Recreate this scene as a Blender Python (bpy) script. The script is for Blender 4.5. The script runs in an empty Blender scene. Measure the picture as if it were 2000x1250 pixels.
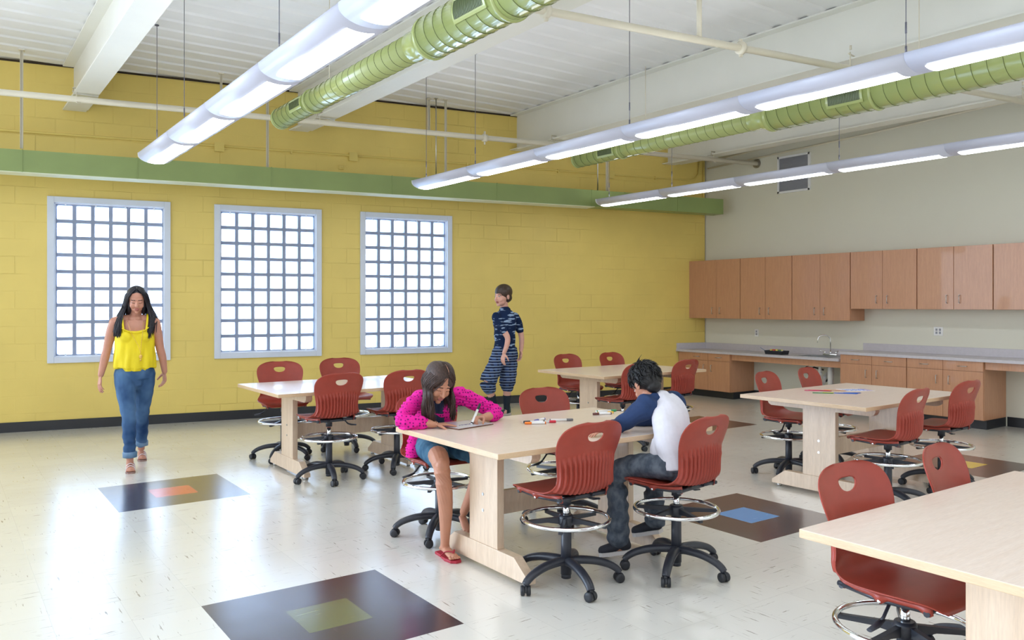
import bpy, bmesh, math, random
from math import sin, cos, pi, radians, sqrt, atan2, hypot
from mathutils import Vector, Matrix, Euler, noise
random.seed(7)
scene = bpy.context.scene
COL = scene.collection

# ---------------------------------------------------------------- camera
CAM_H = 1.4795
YAW = radians(35.64)
cam_data = bpy.data.cameras.new('camera')
cam = bpy.data.objects.new('camera', cam_data)
COL.objects.link(cam)
cam.location = (0, 0, CAM_H)
cam.rotation_euler = (radians(90), 0, -YAW)
cam_data.sensor_width = 36.0
cam_data.lens = 1567.65 / 2000 * 36
cam_data.shift_y = -31.2 / 2000
cam_data.clip_start = 0.05
scene.camera = cam

# ---------------------------------------------------------------- world and exposure
def lin(c):
    c = c / 255.0
    return c / 12.92 if c <= 0.04045 else ((c + 0.055) / 1.055) ** 2.4
def rgb(r, g, b):
    return (lin(r), lin(g), lin(b), 1)
world = bpy.data.worlds.new('daylight'); scene.world = world
world.use_nodes = True
wn = world.node_tree; wn.nodes.clear()
w_out = wn.nodes.new('ShaderNodeOutputWorld'); w_bg = wn.nodes.new('ShaderNodeBackground')
w_tc = wn.nodes.new('ShaderNodeTexCoord'); w_sep = wn.nodes.new('ShaderNodeSeparateXYZ')
w_mr = wn.nodes.new('ShaderNodeMapRange'); w_mr.inputs[1].default_value = 0.15; w_mr.inputs[2].default_value = 0.55
w_mr.inputs[3].default_value = WORLD_FILL = 1.15; w_mr.inputs[4].default_value = 11.0
w_mix = wn.nodes.new('ShaderNodeMix'); w_mix.data_type = 'RGBA'
w_mix.inputs[6].default_value = (0.94, 0.97, 1.0, 1); w_mix.inputs[7].default_value = (0.62, 0.78, 1.0, 1)
w_f = wn.nodes.new('ShaderNodeMapRange'); w_f.inputs[1].default_value = 0.15; w_f.inputs[2].default_value = 0.55
wn.links.new(w_tc.outputs['Generated'], w_sep.inputs[0])
wn.links.new(w_sep.outputs['Y'], w_mr.inputs[0]); wn.links.new(w_sep.outputs['Y'], w_f.inputs[0])
wn.links.new(w_f.outputs[0], w_mix.inputs[0])
wn.links.new(w_mix.outputs[2], w_bg.inputs['Color']); wn.links.new(w_mr.outputs[0], w_bg.inputs['Strength'])
wn.links.new(w_bg.outputs[0], w_out.inputs[0])
scene.view_settings.view_transform = 'Standard'
scene.view_settings.look = 'None'
scene.view_settings.gamma = 1.0
scene.view_settings.use_curve_mapping = False
scene.view_settings.exposure = 0.10
LENS_STRENGTH = 9.0
FILL_GLOW_STRENGTH = 4.0  # glow added above the lamps to lift ceiling and beams

# ---------------------------------------------------------------- materials
def new_mat(name, color, rough=0.5, metal=0.0, spec=0.5, coat=0.0):
    m = bpy.data.materials.new(name); m.use_nodes = True
    b = m.node_tree.nodes['Principled BSDF']
    b.inputs['Base Color'].default_value = color
    b.inputs['Roughness'].default_value = rough
    b.inputs['Metallic'].default_value = metal
    b.inputs['Specular IOR Level'].default_value = spec
    b.inputs['Coat Weight'].default_value = coat
    return m
def bsdf(m): return m.node_tree.nodes['Principled BSDF']
def N(m, t): return m.node_tree.nodes.new(t)
def L(m, a, b): m.node_tree.links.new(a, b)
def coords(m, scale=(1, 1, 1), kind='Object'):
    tc = N(m, 'ShaderNodeTexCoord'); mp = N(m, 'ShaderNodeMapping')
    mp.inputs['Scale'].default_value = scale
    L(m, tc.outputs[kind], mp.inputs['Vector'])
    return mp.outputs['Vector']
def noise_col(m, vec, scale, c1, c2, lo=0.35, hi=0.65, detail=4):
    n = N(m, 'ShaderNodeTexNoise'); n.inputs['Scale'].default_value = scale; n.inputs['Detail'].default_value = detail
    L(m, vec, n.inputs['Vector'])
    r = N(m, 'ShaderNodeMapRange'); r.inputs[1].default_value = lo; r.inputs[2].default_value = hi
    L(m, n.outputs['Fac'], r.inputs[0])
    x = N(m, 'ShaderNodeMix'); x.data_type = 'RGBA'
    x.inputs[6].default_value = c1; x.inputs[7].default_value = c2
    L(m, r.outputs[0], x.inputs[0])
    return x.outputs[2], n.outputs['Fac']
def add_bump(m, height, strength=0.2, dist=0.01, prev=None):
    b = N(m, 'ShaderNodeBump'); b.inputs['Strength'].default_value = strength; b.inputs['Distance'].default_value = dist
    L(m, height, b.inputs['Height'])
    if prev: L(m, prev, b.inputs['Normal'])
    L(m, b.outputs['Normal'], bsdf(m).inputs['Normal'])
    return b.outputs['Normal']
def tint_mat(name, c, rough=0.5, var=0.06, scale=3.0, bump=0.0, bscale=60, metal=0.0, coat=0.0, spec=0.5):
    m = new_mat(name, c, rough, metal, spec, coat)
    v = coords(m)
    d = (c[0] * (1 - var), c[1] * (1 - var), c[2] * (1 - var), 1); e = (min(1, c[0] * (1 + var)), min(1, c[1] * (1 + var)), min(1, c[2] * (1 + var)), 1)
    o, f = noise_col(m, v, scale, d, e)
    L(m, o, bsdf(m).inputs['Base Color'])
    if bump:
        n = N(m, 'ShaderNodeTexNoise'); n.inputs['Scale'].default_value = bscale; L(m, v, n.inputs['Vector'])
        add_bump(m, n.outputs['Fac'], bump, 0.004)
    return m
def wood_mat(name, c1, c2, stretch, rough=0.35, scale=6, coat=0.2):
    m = new_mat(name, c1, rough, coat=coat)
    v = coords(m, stretch)
    o, f = noise_col(m, v, scale, c1, c2, 0.3, 0.7, 6)
    v2 = coords(m, tuple(a * 1.0 for a in stretch))
    n = N(m, 'ShaderNodeTexNoise'); n.inputs['Scale'].default_value = scale * 5; L(m, v2, n.inputs['Vector'])
    r = N(m, 'ShaderNodeMapRange'); r.inputs[1].default_value = .3; r.inputs[2].default_value = .7; r.inputs[3].default_value = .93; r.inputs[4].default_value = 1.05
    L(m, n.outputs['Fac'], r.inputs[0])
    mul = N(m, 'ShaderNodeVectorMath'); mul.operation = 'SCALE'
    L(m, o, mul.inputs[0]); L(m, r.outputs[0], mul.inputs['Scale'])
    L(m, mul.outputs[0], bsdf(m).inputs['Base Color'])
    return m
def block_mat(name, c, var, rough=0.45, bw=0.4064, bh=0.2032, vert_axis='XZ'):
    """painted concrete block: soft joints in the relief, faint paint variation"""
    m = new_mat(name, c, rough)
    tc = N(m, 'ShaderNodeTexCoord'); sp = N(m, 'ShaderNodeSeparateXYZ'); cb = N(m, 'ShaderNodeCombineXYZ')
    L(m, tc.outputs['Object'], sp.inputs[0])
    L(m, sp.outputs['X' if vert_axis == 'XZ' else 'Y'], cb.inputs['X']); L(m, sp.outputs['Z'], cb.inputs['Y'])
    br = N(m, 'ShaderNodeTexBrick'); br.inputs['Scale'].default_value = 1.0
    br.inputs['Brick Width'].default_value = bw; br.inputs['Row Height'].default_value = bh
    br.inputs['Mortar Size'].default_value = 0.006; br.inputs['Mortar Smooth'].default_value = 0.6
    br.inputs['Color1'].default_value = (1, 1, 1, 1); br.inputs['Color2'].default_value = (1, 1, 1, 1); br.inputs['Mortar'].default_value = (0, 0, 0, 1)
    L(m, cb.outputs[0], br.inputs['Vector'])
    o, f = noise_col(m, tc.outputs['Object'], 1.6, (c[0] * (1 - var), c[1] * (1 - var), c[2] * (1 - var), 1), (min(1, c[0] * (1 + var)), min(1, c[1] * (1 + var)), min(1, c[2] * (1 + var)), 1))
    L(m, o, bsdf(m).inputs['Base Color'])
    n = N(m, 'ShaderNodeTexNoise'); n.inputs['Scale'].default_value = 55; n.inputs['Detail'].default_value = 5
    L(m, tc.outputs['Object'], n.inputs['Vector'])
    # some joints are filled flush with paint
    g = N(m, 'ShaderNodeTexNoise'); g.inputs['Scale'].default_value = 1.3; L(m, tc.outputs['Object'], g.inputs['Vector'])
    gr = N(m, 'ShaderNodeMapRange'); gr.inputs[1].default_value = .42; gr.inputs[2].default_value = .6; gr.inputs[3].default_value = .12; gr.inputs[4].default_value = .8
    L(m, g.outputs['Fac'], gr.inputs[0])
    p = add_bump(m, n.outputs['Fac'], 0.12, 0.004)
    b2 = N(m, 'ShaderNodeBump'); b2.inputs['Distance'].default_value = 0.006
    L(m, gr.outputs[0], b2.inputs['Strength']); L(m, br.outputs['Color'], b2.inputs['Height']); L(m, p, b2.inputs['Normal'])
    L(m, b2.outputs['Normal'], bsdf(m).inputs['Normal'])
    return m

M = {}
M['yellow'] = block_mat('yellow_paint', rgb(231, 205, 112), 0.035)
M['cream'] = tint_mat('cream_paint', rgb(224, 222, 206), 0.55, 0.015, 0.8, bump=0.05, bscale=40)
M['ceiling'] = tint_mat('deck_paint', rgb(236, 236, 236), 0.5, 0.03, 1.5)
M['beam'] = tint_mat('beam_paint', rgb(232, 231, 222), 0.42, 0.02, 2.0)
M['pipe'] = tint_mat('pipe_paint', rgb(225, 218, 198), 0.35, 0.02)
M['white_metal'] = tint_mat('white_powder_coat', rgb(236, 238, 242), 0.3, 0.01)
M['yellow_plain'] = tint_mat('yellow_conduit_paint', rgb(228, 204, 112), 0.4, 0.03)
M['green'] = tint_mat('green_paint', rgb(140, 158, 94), 0.42, 0.05, 2.0)
M['duct_green'] = tint_mat('light_green_duct_paint', rgb(172, 184, 116), 0.24, 0.03, 1.0, coat=0.5)
M['duct_dark'] = tint_mat('duct_seam', rgb(98, 106, 56), 0.5, 0.02)
M['louver'] = tint_mat('louver_green', rgb(96, 108, 72), 0.4, 0.02)
M['pale_green'] = tint_mat('pale_underside', rgb(226, 232, 205), 0.5, 0.02)
M['black_base'] = tint_mat('black_rubber_base', rgb(33, 35, 40), 0.4, 0.1, 3)
M['frame'] = tint_mat('window_frame_paint', rgb(214, 221, 234), 0.4, 0.03)
M['reveal'] = tint_mat('window_reveal_paint', rgb(232, 236, 242), 0.4, 0.02)
M['mortar'] = tint_mat('glass_block_mortar', rgb(150, 160, 184), 0.7, 0.06, 8)
M['cabinet'] = wood_mat('cabinet_oak', rgb(188, 136, 102), rgb(198, 146, 110), (14, 14, 0.9), 0.36, 4)
M['cabinet_dark'] = new_mat('cabinet_edge', rgb(140, 92, 58), 0.5)
M['laminate'] = tint_mat('grey_laminate', rgb(196, 191, 196), 0.3, 0.03, 30)
M['maple'] = wood_mat('maple_laminate', rgb(222, 201, 184), rgb(229, 211, 197), (1.2, 12, 12), 0.3, 4)
M['maple_edge'] = wood_mat('maple_edge', rgb(206, 174, 138), rgb(216, 186, 150), (3, 3, 30), 0.35, 4)
M['maple_leg'] = wood_mat('maple_leg', rgb(212, 186, 158), rgb(224, 200, 174), (10, 10, 1.0), 0.32, 4)
M['red'] = tint_mat('red_plastic', rgb(156, 62, 48), 0.36, 0.04, 20, bump=0.06, bscale=900, spec=0.4)
M['black'] = tint_mat('black_nylon', rgb(42, 45, 54), 0.38, 0.06, 12)
M['rubber'] = tint_mat('wheel_rubber', rgb(34, 36, 42), 0.5, 0.05, 12)
M['chrome'] = tint_mat('chrome', rgb(235, 237, 240), 0.08, 0.01, 5, metal=1.0)
M['steel'] = tint_mat('brushed_steel', rgb(196, 196, 196), 0.28, 0.03, 40, metal=1.0)
M['housing'] = tint_mat('lamp_housing_paint', rgb(206, 208, 224), 0.35, 0.01)
M['cable'] = tint_mat('grey_cable', rgb(96, 96, 110), 0.5, 0.03)
M['white_plastic'] = tint_mat('white_plastic', rgb(238, 238, 236), 0.4, 0.01)
M['dark_gap'] = new_mat('dark_gap', rgb(52, 40, 26), 0.8)
M['vent_grey'] = tint_mat('vent_grey', rgb(150, 152, 162), 0.4, 0.02)

def emit_mat(name, col, s):
    m = bpy.data.materials.new(name); m.use_nodes = True
    b = m.node_tree.nodes['Principled BSDF']
    b.inputs['Base Color'].default_value = (0.9, 0.9, 0.9, 1)
    b.inputs['Emission Color'].default_value = col; b.inputs['Emission Strength'].default_value = s
    return m
M['lens'] = emit_mat('lit_lens', (0.90, 0.95, 1.0, 1), LENS_STRENGTH)
M['uplens'] = emit_mat('lit_uplight', (0.92, 0.96, 1.0, 1), FILL_GLOW_STRENGTH)

# glass block: mostly clear to daylight, with a wavy inner face
def glass_block_mat():
    m = bpy.data.materials.new('glass_block'); m.use_nodes = True
    nt = m.node_tree; nt.nodes.clear()
    out = nt.nodes.new('ShaderNodeOutputMaterial')
    tr = nt.nodes.new('ShaderNodeBsdfTransparent'); tl = nt.nodes.new('ShaderNodeBsdfTranslucent'); gl = nt.nodes.new('ShaderNodeBsdfGlossy')
    gl.inputs['Roughness'].default_value = 0.15
    tl.inputs['Color'].default_value = (0.86, 0.92, 1, 1)
    tc = nt.nodes.new('ShaderNodeTexCoord'); no = nt.nodes.new('ShaderNodeTexNoise'); no.inputs['Scale'].default_value = 7; no.inputs['Detail'].default_value = 3; no.inputs['Distortion'].default_value = 1.5
    nt.links.new(tc.outputs['Object'], no.inputs['Vector'])
    cr = nt.nodes.new('ShaderNodeMapRange'); cr.inputs[1].default_value = .3; cr.inputs[2].default_value = .5; cr.inputs[3].default_value = .55; cr.inputs[4].default_value = 1
    nt.links.new(no.outputs['Fac'], cr.inputs[0])
    cm = nt.nodes.new('ShaderNodeMix'); cm.data_type = 'RGBA'; cm.inputs[6].default_value = (.22, .27, .34, 1); cm.inputs[7].default_value = (.78, .80, .82, 1)
    nt.links.new(cr.outputs[0], cm.inputs[0]); nt.links.new(cm.outputs[2], tr.inputs['Color'])
    a = nt.nodes.new('ShaderNodeMixShader'); a.inputs[0].default_value = 0.35
    nt.links.new(tr.outputs[0], a.inputs[1]); nt.links.new(tl.outputs[0], a.inputs[2])
    b = nt.nodes.new('ShaderNodeMixShader'); b.inputs[0].default_value = 0.06
    nt.links.new(a.outputs[0], b.inputs[1]); nt.links.new(gl.outputs[0], b.inputs[2])
    nt.links.new(b.outputs[0], out.inputs[0])
    return m
M['glass'] = glass_block_mat()

# vinyl floor tile: one grid, a few coloured inlays
TILE = 0.3105
TX0, TY0 = 1.053, 3.149
def floor_mat(name, c, streak, rough=0.25, var=0.025):
    m = new_mat(name, c, rough, spec=0.5, coat=1.0)
    bsdf(m).inputs['Coat Roughness'].default_value = 0.21
    tc = N(m, 'ShaderNodeTexCoord')
    mp = N(m, 'ShaderNodeMapping'); mp.inputs['Location'].default_value = (-TX0, -TY0, 0)
    L(m, tc.outputs['Object'], mp.inputs['Vector'])
    sp = N(m, 'ShaderNodeSeparateXYZ'); L(m, mp.outputs[0], sp.inputs[0])
    def edge(sock):
        d = N(m, 'ShaderNodeMath'); d.operation = 'DIVIDE'; d.inputs[1].default_value = TILE; L(m, sock, d.inputs[0])
        f = N(m, 'ShaderNodeMath'); f.operation = 'FRACT'; L(m, d.outputs[0], f.inputs[0])
        s = N(m, 'ShaderNodeMath'); s.operation = 'SUBTRACT'; s.inputs[1].default_value = 0.5; L(m, f.outputs[0], s.inputs[0])
        a = N(m, 'ShaderNodeMath'); a.operation = 'ABSOLUTE'; L(m, s.outputs[0], a.inputs[0])
        fl = N(m, 'ShaderNodeMath'); fl.operation = 'FLOOR'; L(m, d.outputs[0], fl.inputs[0])
        return a.outputs[0], fl.outputs[0]
    ex, ix = edge(sp.outputs['X']); ey, iy = edge(sp.outputs['Y'])
    mx = N(m, 'ShaderNodeMath'); mx.operation = 'MAXIMUM'; L(m, ex, mx.inputs[0]); L(m, ey, mx.inputs[1])
    seam = N(m, 'ShaderNodeMapRange'); seam.inputs[1].default_value = 0.4955; seam.inputs[2].default_value = 0.499; L(m, mx.outputs[0], seam.inputs[0])
    cid = N(m, 'ShaderNodeCombineXYZ'); L(m, ix, cid.inputs[0]); L(m, iy, cid.inputs[1])
    wn_ = N(m, 'ShaderNodeTexWhiteNoise'); wn_.noise_dimensions = '3D'; L(m, cid.outputs[0], wn_.inputs['Vector'])
    # checker parity turns the streak direction
    ad = N(m, 'ShaderNodeMath'); ad.operation = 'ADD'; L(m, ix, ad.inputs[0]); L(m, iy, ad.inputs[1])
    md = N(m, 'ShaderNodeMath'); md.operation = 'PINGPONG'; md.inputs[1].default_value = 1; L(m, ad.outputs[0], md.inputs[0])
    m1 = N(m, 'ShaderNodeMapping'); m1.inputs['Scale'].default_value = (2.2, 26, 1); L(m, tc.outputs['Object'], m1.inputs['Vector'])
    m2 = N(m, 'ShaderNodeMapping'); m2.inputs['Scale'].default_value = (26, 2.2, 1); L(m, tc.outputs['Object'], m2.inputs['Vector'])
    mv = N(m, 'ShaderNodeMix'); mv.data_type = 'VECTOR'; L(m, md.outputs[0], mv.inputs[0]); L(m, m1.outputs[0], mv.inputs[4]); L(m, m2.outputs[0], mv.inputs[5])
    n = N(m, 'ShaderNodeTexNoise'); n.inputs['Scale'].default_value = 2.7; n.inputs['Detail'].default_value = 4; n.inputs['Roughness'].default_value = .62; L(m, mv.outputs[1], n.inputs['Vector'])
    r = N(m, 'ShaderNodeMapRange'); r.inputs[1].default_value = .63; r.inputs[2].default_value = .67; L(m, n.outputs['Fac'], r.inputs[0])
    x1 = N(m, 'ShaderNodeMix'); x1.data_type = 'RGBA'
    x1.inputs[6].default_value = (c[0] * (1 - var), c[1] * (1 - var), c[2] * (1 - var), 1); x1.inputs[7].default_value = (min(1, c[0] * (1 + var)), min(1, c[1] * (1 + var)), min(1, c[2] * (1 + var)), 1)
    L(m, wn_.outputs['Value'], x1.inputs[0])
    x2 = N(m, 'ShaderNodeMix'); x2.data_type = 'RGBA'; x2.inputs[7].default_value = streak
    L(m, r.outputs[0], x2.inputs[0]); L(m, x1.outputs[2], x2.inputs[6])
    x3 = N(m, 'ShaderNodeMix'); x3.data_type = 'RGBA'; x3.inputs[7].default_value = (c[0] * .8 + .01, c[1] * .8 + .01, c[2] * .8 + .01, 1)
    L(m, seam.outputs[0], x3.inputs[0]); L(m, x2.outputs[2], x3.inputs[6])
    L(m, x3.outputs[2], bsdf(m).inputs['Base Color'])
    # slight waviness of the waxed surface
    n2 = N(m, 'ShaderNodeTexNoise'); n2.inputs['Scale'].default_value = 2.2; n2.inputs['Detail'].default_value = 2; L(m, tc.outputs['Object'], n2.inputs['Vector'])
    bb = N(m, 'ShaderNodeBump'); bb.inputs['Strength'].default_value = 0.12; bb.inputs['Distance'].default_value = 0.02
    L(m, n2.outputs['Fac'], bb.inputs['Height'])
    b3 = N(m, 'ShaderNodeBump'); b3.invert = True; b3.inputs['Strength'].default_value = 0.25; b3.inputs['Distance'].default_value = 0.001
    L(m, seam.outputs[0], b3.inputs['Height']); L(m, bb.outputs[0], b3.inputs['Normal'])
    L(m, b3.outputs[0], bsdf(m).inputs['Normal']); L(m, bb.outputs[0], bsdf(m).inputs['Coat Normal'])
    return m
M['floor'] = floor_mat('cream_vinyl_tile', rgb(226, 223, 214), rgb(166, 158, 146))
M['tile_dark'] = floor_mat('dark_plum_tile', rgb(56, 42, 50), rgb(98, 84, 90))
M['tile_olive'] = floor_mat('olive_tile', rgb(100, 102, 60), rgb(128, 130, 84))
M['tile_red'] = floor_mat('red_tile', rgb(214, 62, 46), rgb(226, 96, 80))
M['tile_blue'] = floor_mat('blue_tile', rgb(74, 156, 224), rgb(110, 180, 236))
M['tile_yellow'] = floor_mat('yellow_tile', rgb(240, 208, 50), rgb(244, 220, 96))

# ---------------------------------------------------------------- mesh helpers
class MB:
    def __init__(s): s.bm = bmesh.new()
    def box(s, c, d, rz=0, bevel=0, mi=0, M4=None):
        r = bmesh.ops.create_cube(s.bm, size=1)
        vs = r['verts']
        mt = Matrix.Translation(c) @ Matrix.Rotation(rz, 4, 'Z') @ Matrix.Diagonal((d[0], d[1], d[2], 1))
        if M4 is not None: mt = M4 @ mt
        bmesh.ops.transform(s.bm, matrix=mt, verts=vs)
        fs = list({f for v in vs for f in v.link_faces})
        for f in fs: f.material_index = mi
        if bevel:
            es = list({e for v in vs for e in v.link_edges})
            bmesh.ops.bevel(s.bm, geom=es, offset=bevel, segments=2, affect='EDGES', profile=0.5)
        return s
    def cyl(s, p0, p1, r0, r1=None, n=20, mi=0, caps=True, smooth=True):
        r1 = r0 if r1 is None else r1
        p0, p1 = Vector(p0), Vector(p1); d = p1 - p0
        r = bmesh.ops.create_cone(s.bm, cap_ends=caps, cap_tris=False, segments=n, radius1=r0, radius2=r1, depth=d.length)
        q = Vector((0, 0, 1)).rotation_difference(d.normalized()).to_matrix().to_4x4()
        bmesh.ops.transform(s.bm, matrix=Matrix.Translation((p0 + p1) / 2) @ q, verts=r['verts'])
        for f in {f for v in r['verts'] for f in v.link_faces}:
            f.material_index = mi; f.smooth = smooth and len(f.verts) == 4
        return s
    def ell(s, c, r, rot=None, mi=0, n=16):
        e = bmesh.ops.create_uvsphere(s.bm, u_segments=n, v_segments=max(6, n // 2), radius=1)
        mt = Matrix.Translation(c)
        if rot is not None: mt = mt @ Euler(rot).to_matrix().to_4x4()
        mt = mt @ Matrix.Diagonal((r[0], r[1], r[2], 1))
        bmesh.ops.transform(s.bm, matrix=mt, verts=e['verts'])
        for f in {f for v in e['verts'] for f in v.link_faces}: f.material_index = mi; f.smooth = True
        return s
    def tube(s, pts, rad, n=10, flat=1.0, up=(0, 0, 1), caps=True, mi=0, closed=False):
        """sweep an ellipse (rad wide, rad*flat along 'up') through pts"""
        pts = [Vector(p) for p in pts]; K = len(pts)
        rads = rad if isinstance(rad, (list, tuple)) else [rad] * K
        up = Vector(up); rings = []
        for i, p in enumerate(pts):
            if closed: t = pts[(i + 1) % K] - pts[i - 1]
            else: t = pts[min(i + 1, K - 1)] - pts[max(i - 1, 0)]
            t.normalize()
            u = up - t * up.dot(t)
            if u.length < 1e-4: u = Vector((1, 0, 0)) - t * t.x
            u.normalize(); w = t.cross(u)
            rings.append([s.bm.verts.new(p + w * (rads[i] * cos(a)) + u * (rads[i] * flat * sin(a))) for a in [2 * pi * k / n for k in range(n)]])
        rng = range(K if closed else K - 1)
        for i in rng:
            A, B = rings[i], rings[(i + 1) % K]
            for k in range(n):
                f = s.bm.faces.new((A[k], A[(k + 1) % n], B[(k + 1) % n], B[k])); f.smooth = True; f.material_index = mi
        if caps and not closed:
            f = s.bm.faces.new(rings[0][::-1]); f.material_index = mi
            f = s.bm.faces.new(rings[-1]); f.material_index = mi
        return s
    def lathe(s, prof, n=24, c=(0, 0, 0), mi=0, axis='Z'):
        rings = []
        for r, z in prof:
            ring = []
            for k in range(n):
                a = 2 * pi * k / n
                v = Vector((r * cos(a), r * sin(a), z))
                if axis == 'X': v = Vector((v.z, v.x, v.y))
                if axis == 'Y': v = Vector((v.x, v.z, v.y))
                ring.append(s.bm.verts.new(v + Vector(c)))
            rings.append(ring)
        for i in range(len(prof) - 1):
            A, B = rings[i], rings[i + 1]
            for k in range(n):
                f = s.bm.faces.new((A[k], A[(k + 1) % n], B[(k + 1) % n], B[k])); f.smooth = True; f.material_index = mi
        s.bm.faces.new(rings[0][::-1]).material_index = mi; s.bm.faces.new(rings[-1]).material_index = mi
        return s
    def prism(s, poly, h0, h1, axis='Z', mi=0):
        """extrude a 2D polygon: axis Z uses (x,y); axis Y uses (x,z); axis X uses (y,z)"""
        def P(a, b, h):
            return (a, b, h) if axis == 'Z' else ((a, h, b) if axis == 'Y' else (h, a, b))
        A = [s.bm.verts.new(P(a, b, h0)) for a, b in poly]; B = [s.bm.verts.new(P(a, b, h1)) for a, b in poly]
        n = len(poly)
        for k in range(n): s.bm.faces.new((A[k], A[(k + 1) % n], B[(k + 1) % n], B[k])).material_index = mi
        s.bm.faces.new(A[::-1]).material_index = mi; s.bm.faces.new(B).material_index = mi
        return s
    def quad(s, ps, mi=0):
        s.bm.faces.new([s.bm.verts.new(p) for p in ps]).material_index = mi
        return s
    def build(s, name, mats, parent=None, loc=(0, 0, 0), rz=0, bevel=0):
        if bevel:
            pass
        bmesh.ops.recalc_face_normals(s.bm, faces=s.bm.faces)
        me = bpy.data.meshes.new(name); s.bm.to_mesh(me); s.bm.free()
        for m in (mats if isinstance(mats, (list, tuple)) else [mats]): me.materials.append(m)
        o = bpy.data.objects.new(name, me); COL.objects.link(o)
        o.location = loc; o.rotation_euler = (0, 0, rz)
        if parent is not None: o.parent = parent
        if bevel:
            b = o.modifiers.new('bevel', 'BEVEL'); b.width = bevel; b.segments = 2; b.limit_method = 'ANGLE'; b.angle_limit = radians(40)
        return o
def tag(o, label=None, cat=None, group=None, kind=None):
    if label: o['label'] = label
    if cat: o['category'] = cat
    if group: o['group'] = group
    if kind: o['kind'] = kind
    return o
def empty(name, loc=(0, 0, 0), rz=0):
    o = bpy.data.objects.new(name, None); COL.objects.link(o); o.location = loc; o.rotation_euler = (0, 0, rz); o.empty_display_size = 0.1
    return o
CHILD = {}
def copy_tree(o, parent=None):
    c = o.copy(); COL.objects.link(c)
    if parent is not None: c.parent = parent
    for ch in [x for x in list(bpy.data.objects) if x.parent == o]: copy_tree(ch, c)
    return c
def struct(o): o['kind'] = 'structure'; return o

# ---------------------------------------------------------------- room shell
ROOM_X0, ROOM_X1, ROOM_Y0, CEIL = -4.2, 10.54, -3.6, 4.30
ANG = 0.1798; YW = 10.832                      # the yellow wall is skewed by ten degrees
WL = Vector((YW * sin(ANG), YW * cos(ANG), 0)); WRZ = -ANG
def wall_pt(x, off, z): # yellow-wall frame to world
    return Vector((WL.x + x * cos(ANG) - off * sin(ANG), WL.y - x * sin(ANG) - off * cos(ANG), z))
yL = 11.009 - ROOM_X0 * math.tan(ANG); yR = 11.009 - ROOM_X1 * math.tan(ANG)
# floor with inlaid colour tiles: one mesh, cut along the inlays
inl = {(0, 0): 'tile_olive', (0, 10): 'tile_red', (10, 0): 'tile_blue', (20, 0): 'tile_yellow', (20, 10): 'tile_olive'}
mats_f = [M['floor'], M['tile_dark'], M['tile_olive'], M['tile_red'], M['tile_blue'], M['tile_yellow']]
mb = MB()
i0, i1 = int((ROOM_X0 - TX0) // TILE), int((ROOM_X1 - TX0) // TILE) + 1
j0, j1 = int((ROOM_Y0 - TY0) // TILE), int((yL - TY0) // TILE) + 1
for i in range(i0, i1):
    xa, xb = max(ROOM_X0, TX0 + i * TILE), min(ROOM_X1, TX0 + (i + 1) * TILE)
    if xb <= xa: continue
    runs = []
    for j in range(j0, j1):
        mi = 0
        for (a, b), nm in inl.items():
            if a <= i < a + 3 and b <= j < b + 3:
                mi = 1 if not (i == a + 1 and j == b + 1) else [k for k, mm in enumerate(mats_f) if mm is M[nm]][0]
        if runs and runs[-1][2] == mi: runs[-1][1] = j + 1
        else: runs.append([j, j + 1, mi])
    for a, b, mi in runs:
        ya, yb = max(ROOM_Y0, TY0 + a * TILE), TY0 + b * TILE
        lim_a, lim_b = 11.009 - xa * math.tan(ANG) + .1, 11.009 - xb * math.tan(ANG) + .1
        if b == j1: mb.quad([(xa, ya, 0), (xb, ya, 0), (xb, lim_b, 0), (xa, lim_a, 0)], mi)
        else: mb.quad([(xa, ya, 0), (xb, ya, 0), (xb, yb, 0), (xa, yb, 0)], mi)
bmesh.ops.remove_doubles(mb.bm, verts=mb.bm.verts, dist=1e-5)
fl = struct(mb.build('floor', mats_f))

# yellow wall with three window openings (local frame along the wall)
WIN = [(-0.897, 0.433), (0.943, 2.298), (2.824, 4.166)]
WZ0, WZ1 = 0.785, 2.745
x_end = 8.722
def wall_local(name, mats): pass
mb = MB()
xs = [-5.2] + [v for w in WIN for v in w] + [x_end]
T_W = 0.24
for k in range(len(xs) - 1):
    a, b = xs[k], xs[k + 1]
    if k % 2 == 0: mb.box(((a + b) / 2, T_W / 2, CEIL / 2), (b - a, T_W, CEIL))
    else:
        mb.box(((a + b) / 2, T_W / 2, WZ0 / 2), (b - a, T_W, WZ0))
        mb.box(((a + b) / 2, T_W / 2, (WZ1 + CEIL) / 2), (b - a, T_W, CEIL - WZ1))
wy = struct(mb.build('wall_back', M['yellow'], loc=WL, rz=WRZ))
# dark gap line above the block where the deck lands
struct(MB().box(((-5.2 + x_end) / 2, -0.004, CEIL - .012), (x_end + 5.2, 0.012, 0.022)).build('trim_1', M['dark_gap'], loc=WL, rz=WRZ))
struct(MB().box((ROOM_X1 + .1, (ROOM_Y0 + yR + .2) / 2, CEIL / 2), (0.2, yR - ROOM_Y0 + .2, CEIL)).build('wall_right', M['cream']))
struct(MB().box(((-5.2 + x_end) / 2, -0.006, .0575), (x_end + 5.2, 0.012, 0.115)).build('baseboard_back', M['black_base'], loc=WL, rz=WRZ))

# corrugated ceiling deck, ribs along X
mb = MB()
pitch, dep = 0.3048, 0.016
y = ROOM_Y0 - 0.1; prof = []
while y < yL + 0.4:
    prof += [(y, CEIL), (y + 0.17, CEIL), (y + 0.195, CEIL + dep), (y + 0.2798, CEIL + dep)]; y += pitch
A = [mb.bm.verts.new((ROOM_X0, a, b)) for a, b in prof]; B = [mb.bm.verts.new((ROOM_X1 + .1, a, b)) for a, b in prof]
for k in range(len(prof) - 1): mb.bm.faces.new((A[k], B[k], B[k + 1], A[k + 1]))
struct(mb.build('ceiling', M['ceiling']))

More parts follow.
